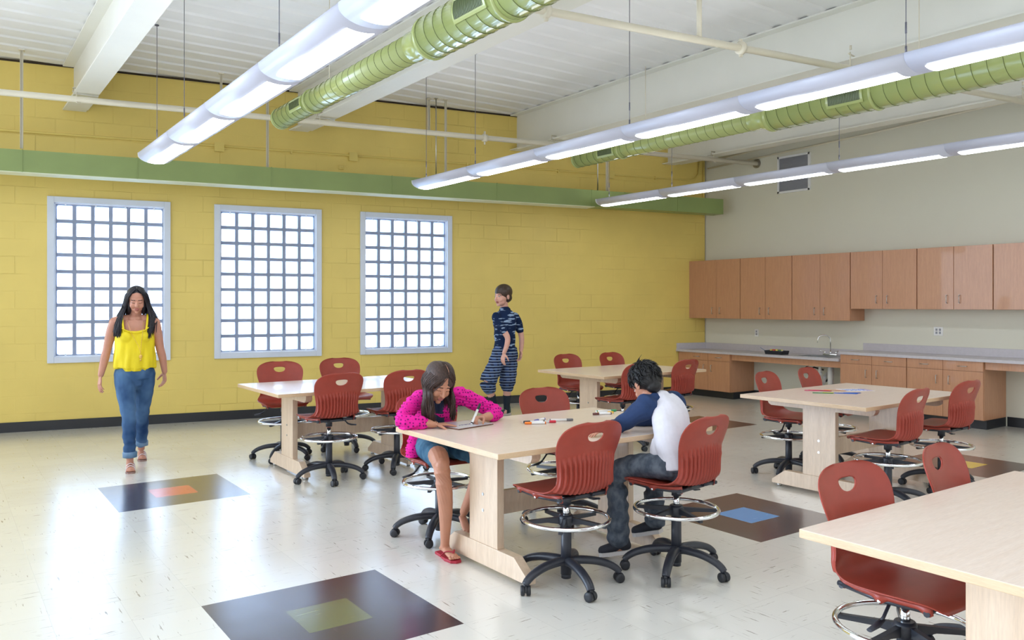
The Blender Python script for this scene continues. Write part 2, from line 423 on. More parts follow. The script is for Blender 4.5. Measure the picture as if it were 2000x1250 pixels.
# I-beams, parallel to Y
def ibeam(X, idx):
    y1 = 11.009 - X * math.tan(ANG) + .05; y0 = ROOM_Y0; L_ = y1 - y0; c = (y0 + y1) / 2
    mb = MB()
    mb.box((X, c, CEIL - .008), (0.24, L_, 0.016))
    mb.box((X, c, (CEIL + 3.776) / 2), (0.014, L_, CEIL - 3.776))
    mb.box((X, c, 3.777), (0.24, L_, 0.014))
    mb.box((X, y1 - .6, 3.764), (0.242, 0.75, 0.012))
    o = mb.build('ceiling_beam', M['beam'])
    return o
bl = ['white steel ceiling beam nearest the left edge of the photo, above the first window',
      'white steel ceiling beam right beside the left green spiral duct',
      'white steel ceiling beam between the two green spiral ducts',
      'white steel ceiling beam nearest the cream wall, right of both spiral ducts']
for i, X in enumerate((1.33, 3.90, 7.07, 9.78)):
    tag(ibeam(X, i), bl[i], 'ceiling beam', 'steel ceiling beams')

# ---------------------------------------------------------------- windows
for wi, (xa, xb) in enumerate(WIN):
    w = struct(empty('window_%d' % (wi + 1), WL, WRZ)); cx = (xa + xb) / 2; W = xb - xa; H = WZ1 - WZ0; cz = (WZ0 + WZ1) / 2
    fw = 0.072
    mb = MB()
    for sx in (-1, 1): mb.box((cx + sx * (W / 2 - fw / 2), -0.006, cz), (fw, 0.05, H), bevel=.004)
    for sz in (-1, 1): mb.box((cx, -0.006, cz + sz * (H / 2 - fw / 2)), (W - 2 * fw, 0.05, fw), bevel=.004)
    mb.build('window_frame', M['frame'], w)
    mb = MB()
    t = 0.012
    for sx in (-1, 1): mb.box((cx + sx * (W / 2 - fw - t / 2 + .002), .10, cz), (t, 0.17, H - 2 * fw))
    for sz in (-1, 1): mb.box((cx, .10, cz + sz * (H / 2 - fw - t / 2 + .002)), (W - 2 * fw, 0.17, t))
    for q in range(4):  # little clips around the stop
        for sz in (-1, 1): mb.box((cx + (q - 1.5) * .32, .035, cz + sz * (H / 2 - fw - .018)), (.018, .02, .03))
    mb.build('reveal', M['reveal'], w)
    iw, ih = W - 2 * fw - 2 * t + .004, H - 2 * fw - 2 * t + .004
    bw, bh = iw / 6, ih / 9; mt = 0.020
    mb = MB()
    for k in range(7): mb.box((cx - iw / 2 + k * bw, .09, cz), (2 * mt if 0 < k < 6 else mt, 0.085, ih))
    for k in range(10): mb.box((cx, .0905, cz - ih / 2 + k * bh), (iw, 0.084, 2 * mt if 0 < k < 9 else mt))
    # rounded corners of every block
    for i in range(7):
        for j in range(10):
            px, pz = cx - iw / 2 + i * bw, cz - ih / 2 + j * bh
            mb.box((px, .0898, pz), (2 * mt + .012, .083, 2 * mt + .012), M4=Matrix.Translation((px, .0898, pz)) @ Matrix.Rotation(pi / 4, 4, 'Y') @ Matrix.Translation((-px, -.0898, -pz)))
    mb.build('mortar_grid', M['mortar'], w)
    mb = MB()
    for i in range(6):
        for j in range(9):
            px, pz = cx - iw / 2 + (i + .5) * bw, cz - ih / 2 + (j + .5) * bh
            mb.box((px, .09, pz), (bw - 2 * mt + .01, .06, bh - 2 * mt + .01))
    g = mb.build('glass_blocks', M['glass'], w)

# green box duct along the yellow wall
gd = empty('box_duct', WL, WRZ)
tag(gd, 'long olive-green rectangular duct running the length of the yellow wall above the windows', 'duct')
D0, D1, DZ0, DZ1 = 0.36, 0.615, 2.925, 3.165
x_r = 8.60
MB().box(((-5.2 + x_r) / 2, -(D0 + D1) / 2, (DZ0 + DZ1) / 2), (x_r + 5.2, D1 - D0, DZ1 - DZ0)).build('duct_body', M['green'], gd)
MB().box(((-5.2 + 6.2) / 2, -(D0 + D1) / 2, DZ0 - .004), (6.2 + 5.2, D1 - D0 - .004, .008)).build('soffit_panel', M['pale_green'], gd)  # paler strip along the underside, stopping short of the right end
for x in (-2.6, -1.085, .056, 1.555, 3.095, 4.609, 6.145, 6.72, 7.7):
    MB().box((x, -(D0 + D1) / 2, (DZ0 + DZ1) / 2 + .001), (0.012, D1 - D0 + .012, DZ1 - DZ0 + .006)).build('joint_band', M['green'], gd)

# ---------------------------------------------------------------- cabinets and counters on the cream wall
XW = ROOM_X1
def door(parent, y0, y1, z0, z1, xf, hy=None, hz_=None, vert=True, name='door'):
    d = MB().box((xf - .0095, (y0 + y1) / 2, (z0 + z1) / 2), (.019, abs(y1 - y0) - .004, z1 - z0 - .004), bevel=.0015).build(name, M['cabinet'], parent)
    if hy is not None:
        hl = .048
        if vert: pts = [(xf - .019, hy, hz_ - hl), (xf - .045, hy, hz_ - hl), (xf - .045, hy, hz_ + hl), (xf - .019, hy, hz_ + hl)]
        else: pts = [(xf - .019, hy - hl, hz_), (xf - .045, hy - hl, hz_), (xf - .045, hy + hl, hz_), (xf - .019, hy + hl, hz_)]
        mb = MB()
        for a, b in zip(pts, pts[1:]): mb.cyl(a, b, .0045, n=8)
        mb.build('handle', M['steel'], d)
    return d
def cab_unit(name, y0, y1, z0, z1, xf, label, group, toe=False, loc_only=False):
    u = empty(name, (XW, (y0 + y1) / 2, z0))
    mw = Matrix.Translation((-XW, -(y0 + y1) / 2, -z0))
    return u
def U(parent):  # parent-relative helper: children are modelled in world coordinates, then shifted
    for c in [x for x in bpy.data.objects if x.parent == parent]: c.location = -parent.location
ups = [((9.155, 8.098), [(9.03, 8.567, 8.645), (8.567, 8.10, 8.489)], 1.248, 1.372, 'corner oak-coloured wall cabinet touching the yellow wall'),
       ((8.096, 7.166), [(8.094, 7.631, 7.723), (7.631, 7.168, 7.557)], 1.248, 1.372, 'oak-coloured wall cabinet second from the yellow wall'),
       ((7.164, 6.243), [(7.162, 6.704, 6.786), (6.704, 6.245, 6.632)], 1.248, 1.375, 'low-hanging oak-coloured wall cabinet directly above the gooseneck faucet'),
       ((6.239, 5.323), [(6.237, 5.78, 5.858), (5.78, 5.325, 5.709)], 1.412, 1.54, 'shorter oak-coloured wall cabinet just right of the step in the cabinet row'),
       ((5.319, 4.412), [(5.317, 4.865, 4.944), (4.865, 4.414, 4.791)], 1.412, 1.54, 'shorter oak-coloured wall cabinet above the right white outlet'),
       ((4.408, 3.49), [(4.406, 3.95, 4.03), (3.95, 3.492, 3.87)], 1.412, 1.54, 'oak-coloured wall cabinet cut by the right edge of the photo')]
for (ya, yb), drs, z0, hz_, lab in ups:
    u = tag(empty('wall_cabinet', (XW, (ya + yb) / 2, z0)), lab, 'cabinet', 'wall cabinets')
    cut = 9.09 if ya > 9 else ya
    MB().prism([(10.2, ya - .001), (10.2, yb + .001), (XW - .002, yb + .001), (XW - .002, cut - .001)], z0, 2.19).build('cabinet_body', M['cabinet'], u)
    for a, b, h in drs: door(u, b, a, z0, 2.19, 10.2, h, hz_)
    U(u)
def base_unit(name, ya, yb, z1, cols, dz, lab, grp='base cabinets'):
    u = tag(empty(name, (XW, (ya + yb) / 2, 0)), lab, 'cabinet', grp)
    cut = 9.085 if ya > 9 else ya
    MB().prism([(9.97, ya - .001), (9.97, yb + .001), (XW - .002, yb + .001), (XW - .002, cut - .001)], .11, z1).build('cabinet_body', M['cabinet'], u)
    MB().prism([(10.04, ya - .02), (10.04, yb + .002), (XW - .002, yb + .002), (XW - .002, cut - .02)], 0, .11).build('toe_kick', M['black_base'], u)
    for a, b, side in cols:
        door(u, b, a, dz, z1, 9.97, (a + b) / 2, (dz + z1) / 2 - .003, False, 'drawer')
        door(u, b, a, .112, dz, 9.97, (b + .075) if side > 0 else (a - .075), dz - .12)
    U(u)
base_unit('base_cabinet', 9.18, 8.108, .70, [(9.0, 8.543, 1), (8.543, 8.11, -1)], .585, 'low oak-coloured base cabinet in the corner by the yellow wall')
base_unit('base_cabinet', 6.250, 5.333, .80, [(6.248, 5.797, 1), (5.797, 5.335, -1)], .682, 'oak-coloured base cabinet directly right of the sink knee space')
base_unit('base_cabinet', 5.331, 4.417, .80, [(5.329, 4.882, 1), (4.882, 4.419, -1)], .682, 'oak-coloured base cabinet left of the knee space at the right edge')
# worktops
def worktop(name, ya, yb, z, label, hole=None, skew=True):
    t = tag(empty(name, (XW, (ya + yb) / 2, z - .035)), label, 'countertop')
    yfa = ya
    ex = 11.009 - 9.93 * math.tan(ANG) - .004 if skew else ya
    exw = 11.009 - XW * math.tan(ANG) - .004 if skew else ya
    if hole:
        hx0, hx1, hy0, hy1 = hole
        mb = MB()
        mb.prism([(9.93, ex), (9.93, hy1), (XW - .002, hy1), (XW - .002, exw)], z - .035, z)
        mb.prism([(9.93, hy1), (9.93, hy0), (hx0, hy0), (hx0, hy1)], z - .035, z)
        mb.prism([(hx1, hy1), (hx1, hy0), (XW - .002, hy0), (XW - .002, hy1)], z - .035, z)
        mb.prism([(9.93, hy0), (9.93, yb), (XW - .002, yb), (XW - .002, hy0)], z - .035, z)
        mb.build('counter_slab', M['laminate'], t)
    MB().box((XW - .012, (exw + yb) / 2, z + .05), (.02, exw - yb - .01, .10)).build('backsplash', M['laminate'], t)
    if skew:
        MB().prism([(9.94, ex - .001), (XW - .02, exw - .001), (XW - .02, exw - .021), (9.94, ex - .021)], z, z + .10).build('side_splash', M['laminate'], t)
    U(t); return t
worktop('countertop', 9.2, 6.262, .735, 'grey laminate countertop on the left, lower level, running to the yellow wall', (10.02, 10.36, 6.48, 6.98))
worktop('countertop', 6.258, 2.6, .835, 'grey laminate countertop on the right, raised level, leaving the photo at the right edge', (10.02, 10.36, 3.45, 3.95), skew=False)
def apron(ya, yb, z, lab):
    a = MB().box((10.0, (ya + yb) / 2, z - .035 - .045), (.03, ya - yb, .09)).build('counter_apron', M['cabinet'])
    tag(a, lab, 'apron', 'counter aprons')
apron(8.104, 6.254, .735, 'oak-coloured apron board under the left countertop, across the sink knee space')
apron(4.413, 2.6, .835, 'oak-coloured apron board under the raised countertop at the right edge of the photo')
def sink(y0, y1, z, fy, lab):
    s = tag(empty('sink', (10.19, (y0 + y1) / 2, z)), lab, 'sink', 'counter sinks')
    cx, cy, hw, hh = 10.19, (y0 + y1) / 2, .17, (y1 - y0) / 2
    mb = MB()
    mb.box((cx - hw - .005, cy, z + .003), (.03, y1 - y0 + .04, .006)); mb.box((cx + hw + .03, cy, z + .003), (.08, y1 - y0 + .04, .006))
    for sy in (-1, 1): mb.box((cx, cy + sy * (hh + .005), z + .003), (2 * hw, .03, .006))
    mb.build('rim', M['steel'], s)
    mb = MB(); d = .13; t = .004
    for sx in (-1, 1): mb.box((cx + sx * (hw - t), cy, z - d / 2), (t, 2 * hh - .004, d))
    for sy in (-1, 1): mb.box((cx, cy + sy * (hh - t), z - d / 2), (2 * hw - .006, t, d))
    mb.box((cx, cy, z - d), (2 * hw, 2 * hh - .002, t)); mb.cyl((cx, cy, z - d + .001), (cx, cy, z - d + .008), .03)
    mb.build('basin', M['steel'], s)
    f = None
    U(s)
    return s
def faucet(fy, z, lab):
    f = tag(empty('faucet', (10.40, fy, z + .007)), lab, 'faucet', 'gooseneck faucets')
    mb = MB(); mb.box((0, 0, .012), (.05, .22, .02), bevel=.006); mb.build('deck_plate', M['chrome'], f)
    pts = [(0, 0, .02), (0, 0, .22)] + [(-.075 + .075 * cos(a), .055 * (1 - cos(a)), .22 + .075 * sin(a)) for a in [pi * k / 10 for k in range(1, 11)]] + [(-.15, .11, .185)]
    MB().tube(pts, .0085, n=12).lathe([(.017, .02), (.017, .05), (.012, .06)], c=(0, 0, 0)).build('spout', M['chrome'], f)
    for sy in (-1, 1):
        MB().lathe([(.014, .02), (.014, .05), (.009, .058)], c=(0, sy * .09, 0)).tube([(0, sy * .09, .052), (-.03, sy * .12, .06), (-.05, sy * .15, .07)], [.007, .008, .009], n=8).build('lever_handle', M['chrome'], f)
sink(6.48, 6.98, .735, 6.7, 'stainless drop-in sink in the lower left countertop')
faucet(6.68, .735, 'chrome gooseneck faucet standing at the sink in the lower left countertop')
sink(3.45, 3.95, .835, 3.7, 'stainless drop-in sink in the raised countertop at the right edge of the photo')
faucet(3.72, .835, 'chrome gooseneck faucet cut off by the right edge of the photo')
# drain trap under the left sink
dt = tag(empty('drain_trap', (10.33, 6.73, .30)), 'white and black drain pipes with trap hanging under the left sink', 'plumbing')
MB().cyl((10.22, 6.73, .60), (10.22, 6.73, .45), .022).tube([(10.22, 6.73, .46), (10.22, 6.73, .38), (10.25, 6.73, .33), (10.30, 6.73, .33), (10.33, 6.73, .38), (10.34, 6.73, .45), (10.40, 6.73, .48), (10.53, 6.73, .48)], .024, n=14).cyl((10.28, 6.60, .64), (10.28, 6.60, .30), .042, .042).build('trap_pipe', M['white_plastic'], dt)
MB().lathe([(.03, 0), (.03, .035)], c=(10.22, 6.73, .47)).lathe([(.032, 0), (.032, .03)], c=(10.34, 6.73, .42)).build('pipe_collar', M['white_metal'], dt)
MB().tube([(10.2, 6.9, .60), (10.18, 6.95, .55), (10.24, 6.97, .50), (10.36, 6.92, .56), (10.5, 6.86, .52)], .012, n=10).build('supply_hose', M['black'], dt)
MB().tube([(10.3, 6.66, .40), (10.36, 6.74, .36), (10.5, 6.78, .40)], .013, n=8).build('supply_hose', M['black'], dt)
U(dt)
# knee-space wall base
struct(MB().box((XW - .006, 7.18, .0575), (.012, 1.85, .115)).build('baseboard_right', M['black_base']))
struct(MB().box((XW - .006, .4, .0575), (.012, 8.0, .115)).build('trim_2', M['black_base']))

def outlet(y, z, w, lab):
    o = tag(empty('wall_outlet', (XW, y, z)), lab, 'outlet', 'wall outlets')
    MB().box((-.004, 0, 0), (.008, w, .115), bevel=.003).build('cover_plate', M['white_plastic'], o)
    mb = MB()
    for k in range(1 if w < .09 else 2):
        yy = 0 if w < .09 else (-.022 + .044 * k)
        for zz in (-.02, .02): mb.box((-.009, yy, zz), (.004, .026, .03), bevel=.002)
    mb.build('socket', M['vent_grey'], o)
outlet(8.058, 1.025, .072, 'small single wall outlet above the tray on the left countertop')
outlet(5.226, 1.127, .12, 'wide double wall outlet above the raised countertop')

# wall return-air grille
v = tag(empty('air_vent', (XW, 7.38, 3.455)), 'grey louvred air grille with white frame high on the cream wall', 'vent')
mb = MB()
for sy in (-1, 1): mb.box((-.012, sy * .267, 0), (.024, .03, .56))
for sz in (-1, 1): mb.box((-.012, 0, sz * .267), (.024, .56, .03))
mb.build('vent_frame', M['white_metal'], v)
mb = MB().box((-.004, 0, 0), (.006, .51, .51))
for k in range(26): mb.box((-.011, 0, -.245 + k * .0196), (.010, .505, .004), M4=None)
mb.build('louver_panel', M['vent_grey'], v)

# ---------------------------------------------------------------- pendant light rows
def lamp_row(X, y_end, n, label, wires):
    r = tag(empty('pendant_light', (X, y_end, 2.95)), label, 'ceiling light', 'rows of linear pendant lights')
    hw, zb, zt = .165, 2.905, 3.0
    def prof(k=14, inset=0.0, drop=0.0):
        return [(X + (hw - inset) * -cos(a), zt - .018 - (zt - zb - .018) * sin(a) - drop) for a in [pi * i / k for i in range(k + 1)]]
    U1 = 1.235
    for k in range(n):
        y1 = y_end - k * U1; y0 = y1 - U1 + .003
        mb = MB()
        P = [(X - hw, zt), (X - hw, zt - .018)] + prof()[1:-1] + [(X + hw, zt - .018), (X + hw, zt)]
        mb.prism(P, y0, y1, axis='Y')
        for f in mb.bm.faces:
            if abs(f.normal.y) < .5: f.smooth = True
        h = mb.build('lamp_housing', M['housing'], r)
        # lit diffuser: follows the curved underside
        pts = [(X + .078 * -cos(a), zt - .018 - (zt - zb - .018) * sqrt(max(0, 1 - (.078 * -cos(a) / hw) ** 2)) - .003) for a in [pi * i / 12 for i in range(13)]]
        ya, yb = y0 + .085, y1 - (.01 if k == 0 else .085)
        mb = MB()
        top = [(a, b + .006) for a, b in pts]
        mb.prism(pts + top[::-1], ya, yb, axis='Y')
        mb.build('lit_diffuser', M['lens'], r)
        MB().box((X, (ya + yb) / 2, zt + .002), (.18, yb - ya, .008)).build('uplight_lens', M['uplens'], r)  # added glowing strip on the unseen lamp top, brightens the ceiling
    # end cap rim
    mb = MB()
    P = [(X - hw - .002, zt + .002), (X - hw - .002, zt - .018)] + prof(14, -.002, .002)[1:-1] + [(X + hw + .002, zt - .018), (X + hw + .002, zt + .002)]
    mb.prism(P, y_end, y_end + .012, axis='Y'); mb.build('end_cap', M['white_metal'], r)
    for i, wy_ in enumerate(wires):
        mb = MB(); mb.cyl((X, wy_, zt), (X, wy_, CEIL + .02), .003, n=6)
        mb.cyl((X, wy_, 3.05), (X, wy_, 3.09), .007, n=8).cyl((X, wy_, 3.17), (X, wy_, 3.24), .006, n=8).cyl((X, wy_, CEIL - .01), (X, wy_, CEIL), .02, n=10)
        mb.build('hanging_cable', M['cable'], r)
    U(r)
lamp_row(1.81, 8.74, 10, 'row of lit linear pendant lights furthest left, crossing the first steel beam', (8.80 - .12, 7.58, 5.12, 2.64, .2))
lamp_row(4.92, 8.74, 10, 'middle row of lit linear pendant lights, in front of the right spiral duct', (8.68, 7.57, 5.10, 2.64, .2))
lamp_row(7.93, 8.74, 10, 'row of lit linear pendant lights furthest right, crossing the air grille', (8.64, 7.42, 4.99, 2.5, .2))

# ---------------------------------------------------------------- spiral ducts
def spiral_duct(X, Z, y_end, y_step, regs, label, y0=-3.2, r1=.104, r2=.152):
    d = tag(empty('spiral_duct', (X, y_end, Z)), label, 'duct', 'green spiral ducts')
    def seg(ya, yb, r, name):
        # tube with raised helical seam
        mb = MB(); n = 40; pitch_ = .121
        mb.cyl((X, ya, Z), (X, yb, Z), r, n=n)
        mb.build(name, M['duct_green'], d)
        turns = int(abs(ya - yb) / pitch_) ; pts = []
        for i in range(turns * 28 + 1):
            a = 2 * pi * i / 28; yy = ya - pitch_ * i / 28
            if yy < yb: break
            pts.append((X + (r + .0006) * cos(a), yy, Z + (r + .0006) * sin(a)))
        MB().tube(pts, .0024, n=5, up=(0, 1, 0)).build('spiral_seam', M['duct_dark'], d)
    seg(y_end, y_step, r1, 'small_duct'); seg(y_step - .09, y0, r2, 'large_duct')
    MB().lathe([(r1 + .003, y_step + .13), (r1 + .008, y_step + .125), (r1 + .003, y_step + .05), (r1 + .002, y_step), (r2 + .002, y_step - .10), (r2 + .005, y_step - .105), (r2 + .005, y_step - .13), (r2, y_step - .135)], n=40, c=(X, 0, Z), axis='Y').build('reducer', M['duct_green'], d)
    MB().lathe([(.0, y_end + .0), (r1 + .004, y_end + .0), (r1 + .004, y_end - .02), (r1, y_end - .022)][1:], n=40, c=(X, 0, Z), axis='Y').build('end_ring', M['duct_green'], d)
    for (ya, yb, r, up) in regs:
        # curved register plate on the lower left shoulder, facing the room
        for (nm, mat, rr, inset, th) in (('register_frame', M['duct_green'], r + .010, 0, .02), ('register_grille', M['louver'], r + .0135, .025, .012)):
            mb = MB(); a0, a1 = radians(152 - up), radians(212 - up)
            a0 += inset / r; a1 -= inset / r; K = 10
            poly = [(X + rr * cos(a0 + (a1 - a0) * k / K), Z + rr * sin(a0 + (a1 - a0) * k / K)) for k in range(K + 1)]
            inner = [(X + (rr - th) * cos(a0 + (a1 - a0) * k / K), Z + (rr - th) * sin(a0 + (a1 - a0) * k / K)) for k in range(K + 1)]
            mb.prism(poly + inner[::-1], ya - inset, yb + inset, axis='Y')
            if nm == 'register_grille':
                k = 0
                yy = yb + inset + .012
                while yy < ya - inset:
                    poly2 = [(X + (rr + .003) * cos(a0 + (a1 - a0) * k / K), Z + (rr + .003) * sin(a0 + (a1 - a0) * k / K)) for k in range(K + 1)]
                    mb.prism(poly2 + inner[::-1], yy, yy + .003, axis='Y'); yy += .016
            mb.build(nm, mat, d)
        MB().lathe([(r, yb - .075), (r + .012, yb - .07), (r + .012, yb - .05), (r, yb - .045)], n=40, c=(X, 0, Z), axis='Y').build('joint_ring', M['duct_green'], d)
    for yy in (y_end - 1.25, y_step - 1.6, y_step - 4.2):
        MB().cyl((X, yy, Z), (X, yy, CEIL + .02), .0045, n=8).build('hanger_rod', M['pipe'], d)
    U(d); return d
spiral_duct(2.85, 3.365, 8.02, 5.07, [(7.50, 7.20, .104, 0), (4.42, 4.05, .152, 0), (1.2, .85, .152, 0)], 'left light-green spiral duct passing behind the left row of pendant lights')
spiral_duct(6.83, 3.37, 8.06, 5.15, [(7.56, 7.26, .104, -4), (4.34, 3.98, .152, -2), (1.2, .85, .152, 0)], 'right light-green spiral duct partly hidden by the middle row of pendant lights')

# ---------------------------------------------------------------- sprinkler pipes, struts and conduits
def pipe_obj(name, pts, r, mat, label, cat, parts=None, group=None):
    o = empty(name, pts[0]); tag(o, label, cat, group)
    MB().tube(pts, r, n=14).build('pipe_run', mat, o)
    if parts: parts(o)
    U(o); return o
def pl_y(x, a=9.956, b=.541): return a - (x - b) * .1905
P1 = [(-4.0, pl_y(-4.0), 3.698), (ROOM_X1 - .01, pl_y(ROOM_X1), 3.698)]
def p1parts(o):
    for x in (1.33, 3.90, 7.07, 9.78):
        y = pl_y(x + .1)
        MB().tube([(x - .1, y + .02, 3.80), (x - .1, y + .02, 3.66), (x - .06, y + .01, 3.655)], .006, n=6).tube([(x - .13, y + .04, 3.77), (x - .13, y + .04, 3.82), (x - .05, y + .04, 3.82)], .009, n=6).build('beam_clamp', M['pipe'], o)
    for x in (5.95, ):
        y = pl_y(x); MB().lathe([(.038, -.03), (.05, -.028), (.05, .028), (.038, .03)], c=(x, y, 3.698), axis='X').box((x, y, 3.76), (.02, .02, .05)).cyl((x, y, 3.65), (x, y, 3.61), .012).build('pipe_coupling', M['pipe'], o)
    y = pl_y(ROOM_X1)
    MB().lathe([(.075, -.014), (.07, -.004), (.04, 0)], c=(ROOM_X1, y, 3.698), axis='X').build('wall_flange', M['steel'], o)
pipe_obj('sprinkler_pipe', P1, .034, M['pipe'], 'white sprinkler pipe along the yellow wall, ending at a flange on the cream wall', 'pipe', p1parts, 'sprinkler pipes')
def pl2(x): return 4.80 - (x - 3.4) * .152
def p2parts(o):
    MB().cyl((5.17, pl2(5.17), 3.68), (5.17, pl2(5.17), CEIL + .02), .022).build('drop_pipe', M['pipe'], o)
    for x in (5.62, 3.72):
        y = pl2(x); MB().lathe([(.038, -.022), (.055, -.02), (.055, .02), (.038, .022)], c=(x, y, 3.68), axis='X').box((x, y, 3.735), (.03, .02, .04)).box((x, y, 3.625), (.03, .02, .04)).build('pipe_coupling', M['pipe'], o)
    for x in (6.95, 9.6):
        y = pl2(x); MB().tube([(x, y, 3.64), (x, y, 3.84)], .006, n=6).tube([(x - .03, y, 3.82), (x + .25, y + .02, 3.80)], .007, n=6).tube([(x + .005, y, 3.86), (x + .005, y, 3.90)], .012, n=6).build('beam_clamp', M['pipe'], o)
pipe_obj('sprinkler_pipe', [(-2.5, pl2(-2.5), 3.68), (ROOM_X1 - .005, pl2(ROOM_X1), 3.68)], .031, M['pipe'], 'cream sprinkler pipe crossing the ceiling at the upper right behind both spiral ducts', 'pipe', p2parts, 'sprinkler pipes')

strut_specs = [((0.767, 10.402), .030, 3.205, 'pale strut hanging from the ceiling to the green box duct at the far left'),
               ((2.829, 10.05), .026, 3.70, 'short pale strut down to the sprinkler pipe, left of the second beam'),
               ((3.36, 9.93), .030, 3.165, 'pale strut reaching the green box duct left of the middle window'),
               ((5.497, 9.634), .034, 3.80, 'short pale strut with a bolt head, leftmost of the three by the third window'),
               ((5.56, 9.54), .016, 3.165, 'thin grey rod in the middle of the three hangers by the third window'),
               ((5.70, 9.52), .026, 3.165, 'long pale strut, rightmost of the three hangers by the third window'),
               ((8.10, 9.08), .018, 3.165, 'grey rod reaching the green box duct below the end of the right spiral duct'),
               ((8.27, 9.06), .032, 3.165, 'pale strut reaching the green box duct beside the grey rod, below the right spiral duct')]
for (p, w, zb, lab) in strut_specs:
    mb = MB()
    if w < .02: mb.cyl((0, 0, zb), (0, 0, CEIL + .02), w / 2, n=10)
    else:
        h = CEIL - zb + .02; c = zb + h / 2
        mb.box((0, w / 2 - .002, c), (w, .004, h)); mb.box((-w / 2 + .002, 0, c), (.004, w, h)); mb.box((w / 2 - .002, 0, c), (.004, w, h))
    mb.box((0, 0, CEIL - .005), (w + .03, w + .03, .01))
    o = mb.build('strut', M['pipe'] if w > .02 else M['steel'], loc=(p[0], p[1], 0), rz=WRZ)
    tag(o, lab, 'strut', 'hanging struts')
# painted conduit on the yellow wall with junction boxes
cz0 = 3.47
o = tag(empty('wall_conduit', WL, WRZ), 'thin yellow-painted conduit with junction boxes running along the yellow wall above the green duct', 'conduit')
pts = [(-5.0, -.02, cz0 - .02), (x_end - .34, -.02, cz0 + .07), (x_end - .22, -.02, cz0 + .10), (x_end - .15, -.02, cz0 + .18), (x_end - .13, -.02, cz0 + .4), (x_end - .13, -.02, 3.84)]
MB().tube(pts, .013, n=8).build('conduit_tube', M['yellow_plain'], o)
for xx, zz in ((1.02 - .02, cz0), (2.72, cz0 + .012), (6.84, cz0 + .055)):
    MB().box((xx, -.028, zz), (.11, .056, .11), bevel=.004).box((xx, -.058, zz), (.115, .004, .115)).build('junction_box', M['yellow_plain'], o)
for xx in (.3, 1.9, 4.4, 5.9, 7.7): MB().box((xx, -.02, cz0 + .008 * xx), (.02, .038, .05)).build('conduit_strap', M['yellow_plain'], o)
o = tag(MB().box((2.56, -.02, 3.33), (.07, .04, .05), bevel=.004).box((2.56, -.045, 3.335), (.03, .02, .02)).build('junction_box', M['yellow_plain'], loc=WL, rz=WRZ), 'tiny yellow-painted box on the yellow wall just above the green duct', 'junction box')
o = tag(MB().tube([(x_end - .045, -.03, 2.93), (x_end - .045, -.03, 3.86)], .012, n=8).build('wall_conduit', M['yellow_plain'], loc=WL, rz=WRZ), 'thin yellow vertical conduit in the corner above the end of the green duct', 'conduit')
o = tag(MB().tube([(10.48, 9.0, 3.86), (10.48, 7.8, 3.91), (10.48, 4.41, 4.01), (10.48, -3, 4.06)], .013, n=8).build('wall_conduit', M['pipe']), 'upper of two thin conduits along the top of the cream wall', 'conduit', 'conduits on the cream wall')
o = tag(MB().tube([(10.48, 9.0, 3.74), (10.48, 6.12, 3.838), (10.48, 4.33, 3.916), (10.48, -3, 4.0)], .014, n=8).build('wall_conduit', M['pipe']), 'lower of two thin conduits along the top of the cream wall', 'conduit', 'conduits on the cream wall')

# ---------------------------------------------------------------- tables
TL, TW, TH, TT = 1.56, 1.07, 0.75, 0.029
def make_table(loc, rz, label):
    t = tag(empty('work_table', loc, rz), label, 'table', 'maple work tables')
    mb = MB().box((0, 0, TH - TT / 2), (TL, TW, TT), bevel=.003)
    for f in mb.bm.faces: f.material_index = 0 if abs(f.normal.z) > .7 else 1
    mb.build('tabletop', [M['maple'], M['maple_edge']], t)
    for sx in (-1, 1):
        xp = sx * (TL / 2 - .29)
        MB().box((xp, 0, .4175), (.045, .28, .555), bevel=.002).build('leg_panel', M['maple_leg'], t)
        # foot: low board with sloped ends
        L2 = .42
        foot = MB().prism([(-L2, .025), (L2, .025), (L2, .055), (L2 - .12, .14), (-L2 + .12, .14), (-L2, .055)], xp - .028, xp + .028, axis='X').build('foot', M['maple_leg'], t, bevel=.002)
        for sy in (-1, 1): MB().cyl((xp, sy * (L2 - .05), 0), (xp, sy * (L2 - .05), .026), .016, n=12).build('leveler', M['steel'], foot)
        # cross bearer under the top, rounded lower corners
        B2 = .46; zt = TH - TT
        MB().prism([(-B2, zt), (-B2, zt - .035), (-B2 + .012, zt - .055), (-B2 + .035, zt - .066), (B2 - .035, zt - .066), (B2 - .012, zt - .055), (B2, zt - .035), (B2, zt)][::-1], xp - .028, xp + .028, axis='X').build('bearer', M['maple_leg'], t)
        for zz in (.418, .328):
            MB().cyl((xp + sx * .0215, 0, zz), (xp + sx * .0255, 0, zz), .009, n=14).cyl((xp + sx * .0215, 0, zz), (xp + sx * .0275, 0, zz), .005, n=8).build('bolt', M['steel'], t)
    MB().box((0, .0, .355), (TL - .58 - .046, .028, .135), bevel=.002).build('stretcher', M['maple_leg'], t)
    return t
def C2(x0, y0): return (x0 + TL / 2, y0 + TW / 2, 0)
make_table(C2(2.215, 3.205), 0, 'maple work table where the girl and the boy sit, with markers on it')
make_table(C2(2.235, 6.35), 0, 'maple work table below the middle and right windows, at the left rear')
make_table(C2(5.435, 6.02), radians(1.0), 'maple work table at the back centre, beyond the seated boy')
make_table(C2(5.295, 3.15), radians(1.2), 'maple work table at the right with coloured pencils and a drawing on it')
make_table(C2(2.275, .505), 0, 'maple work table cut off by the lower right corner of the photo')

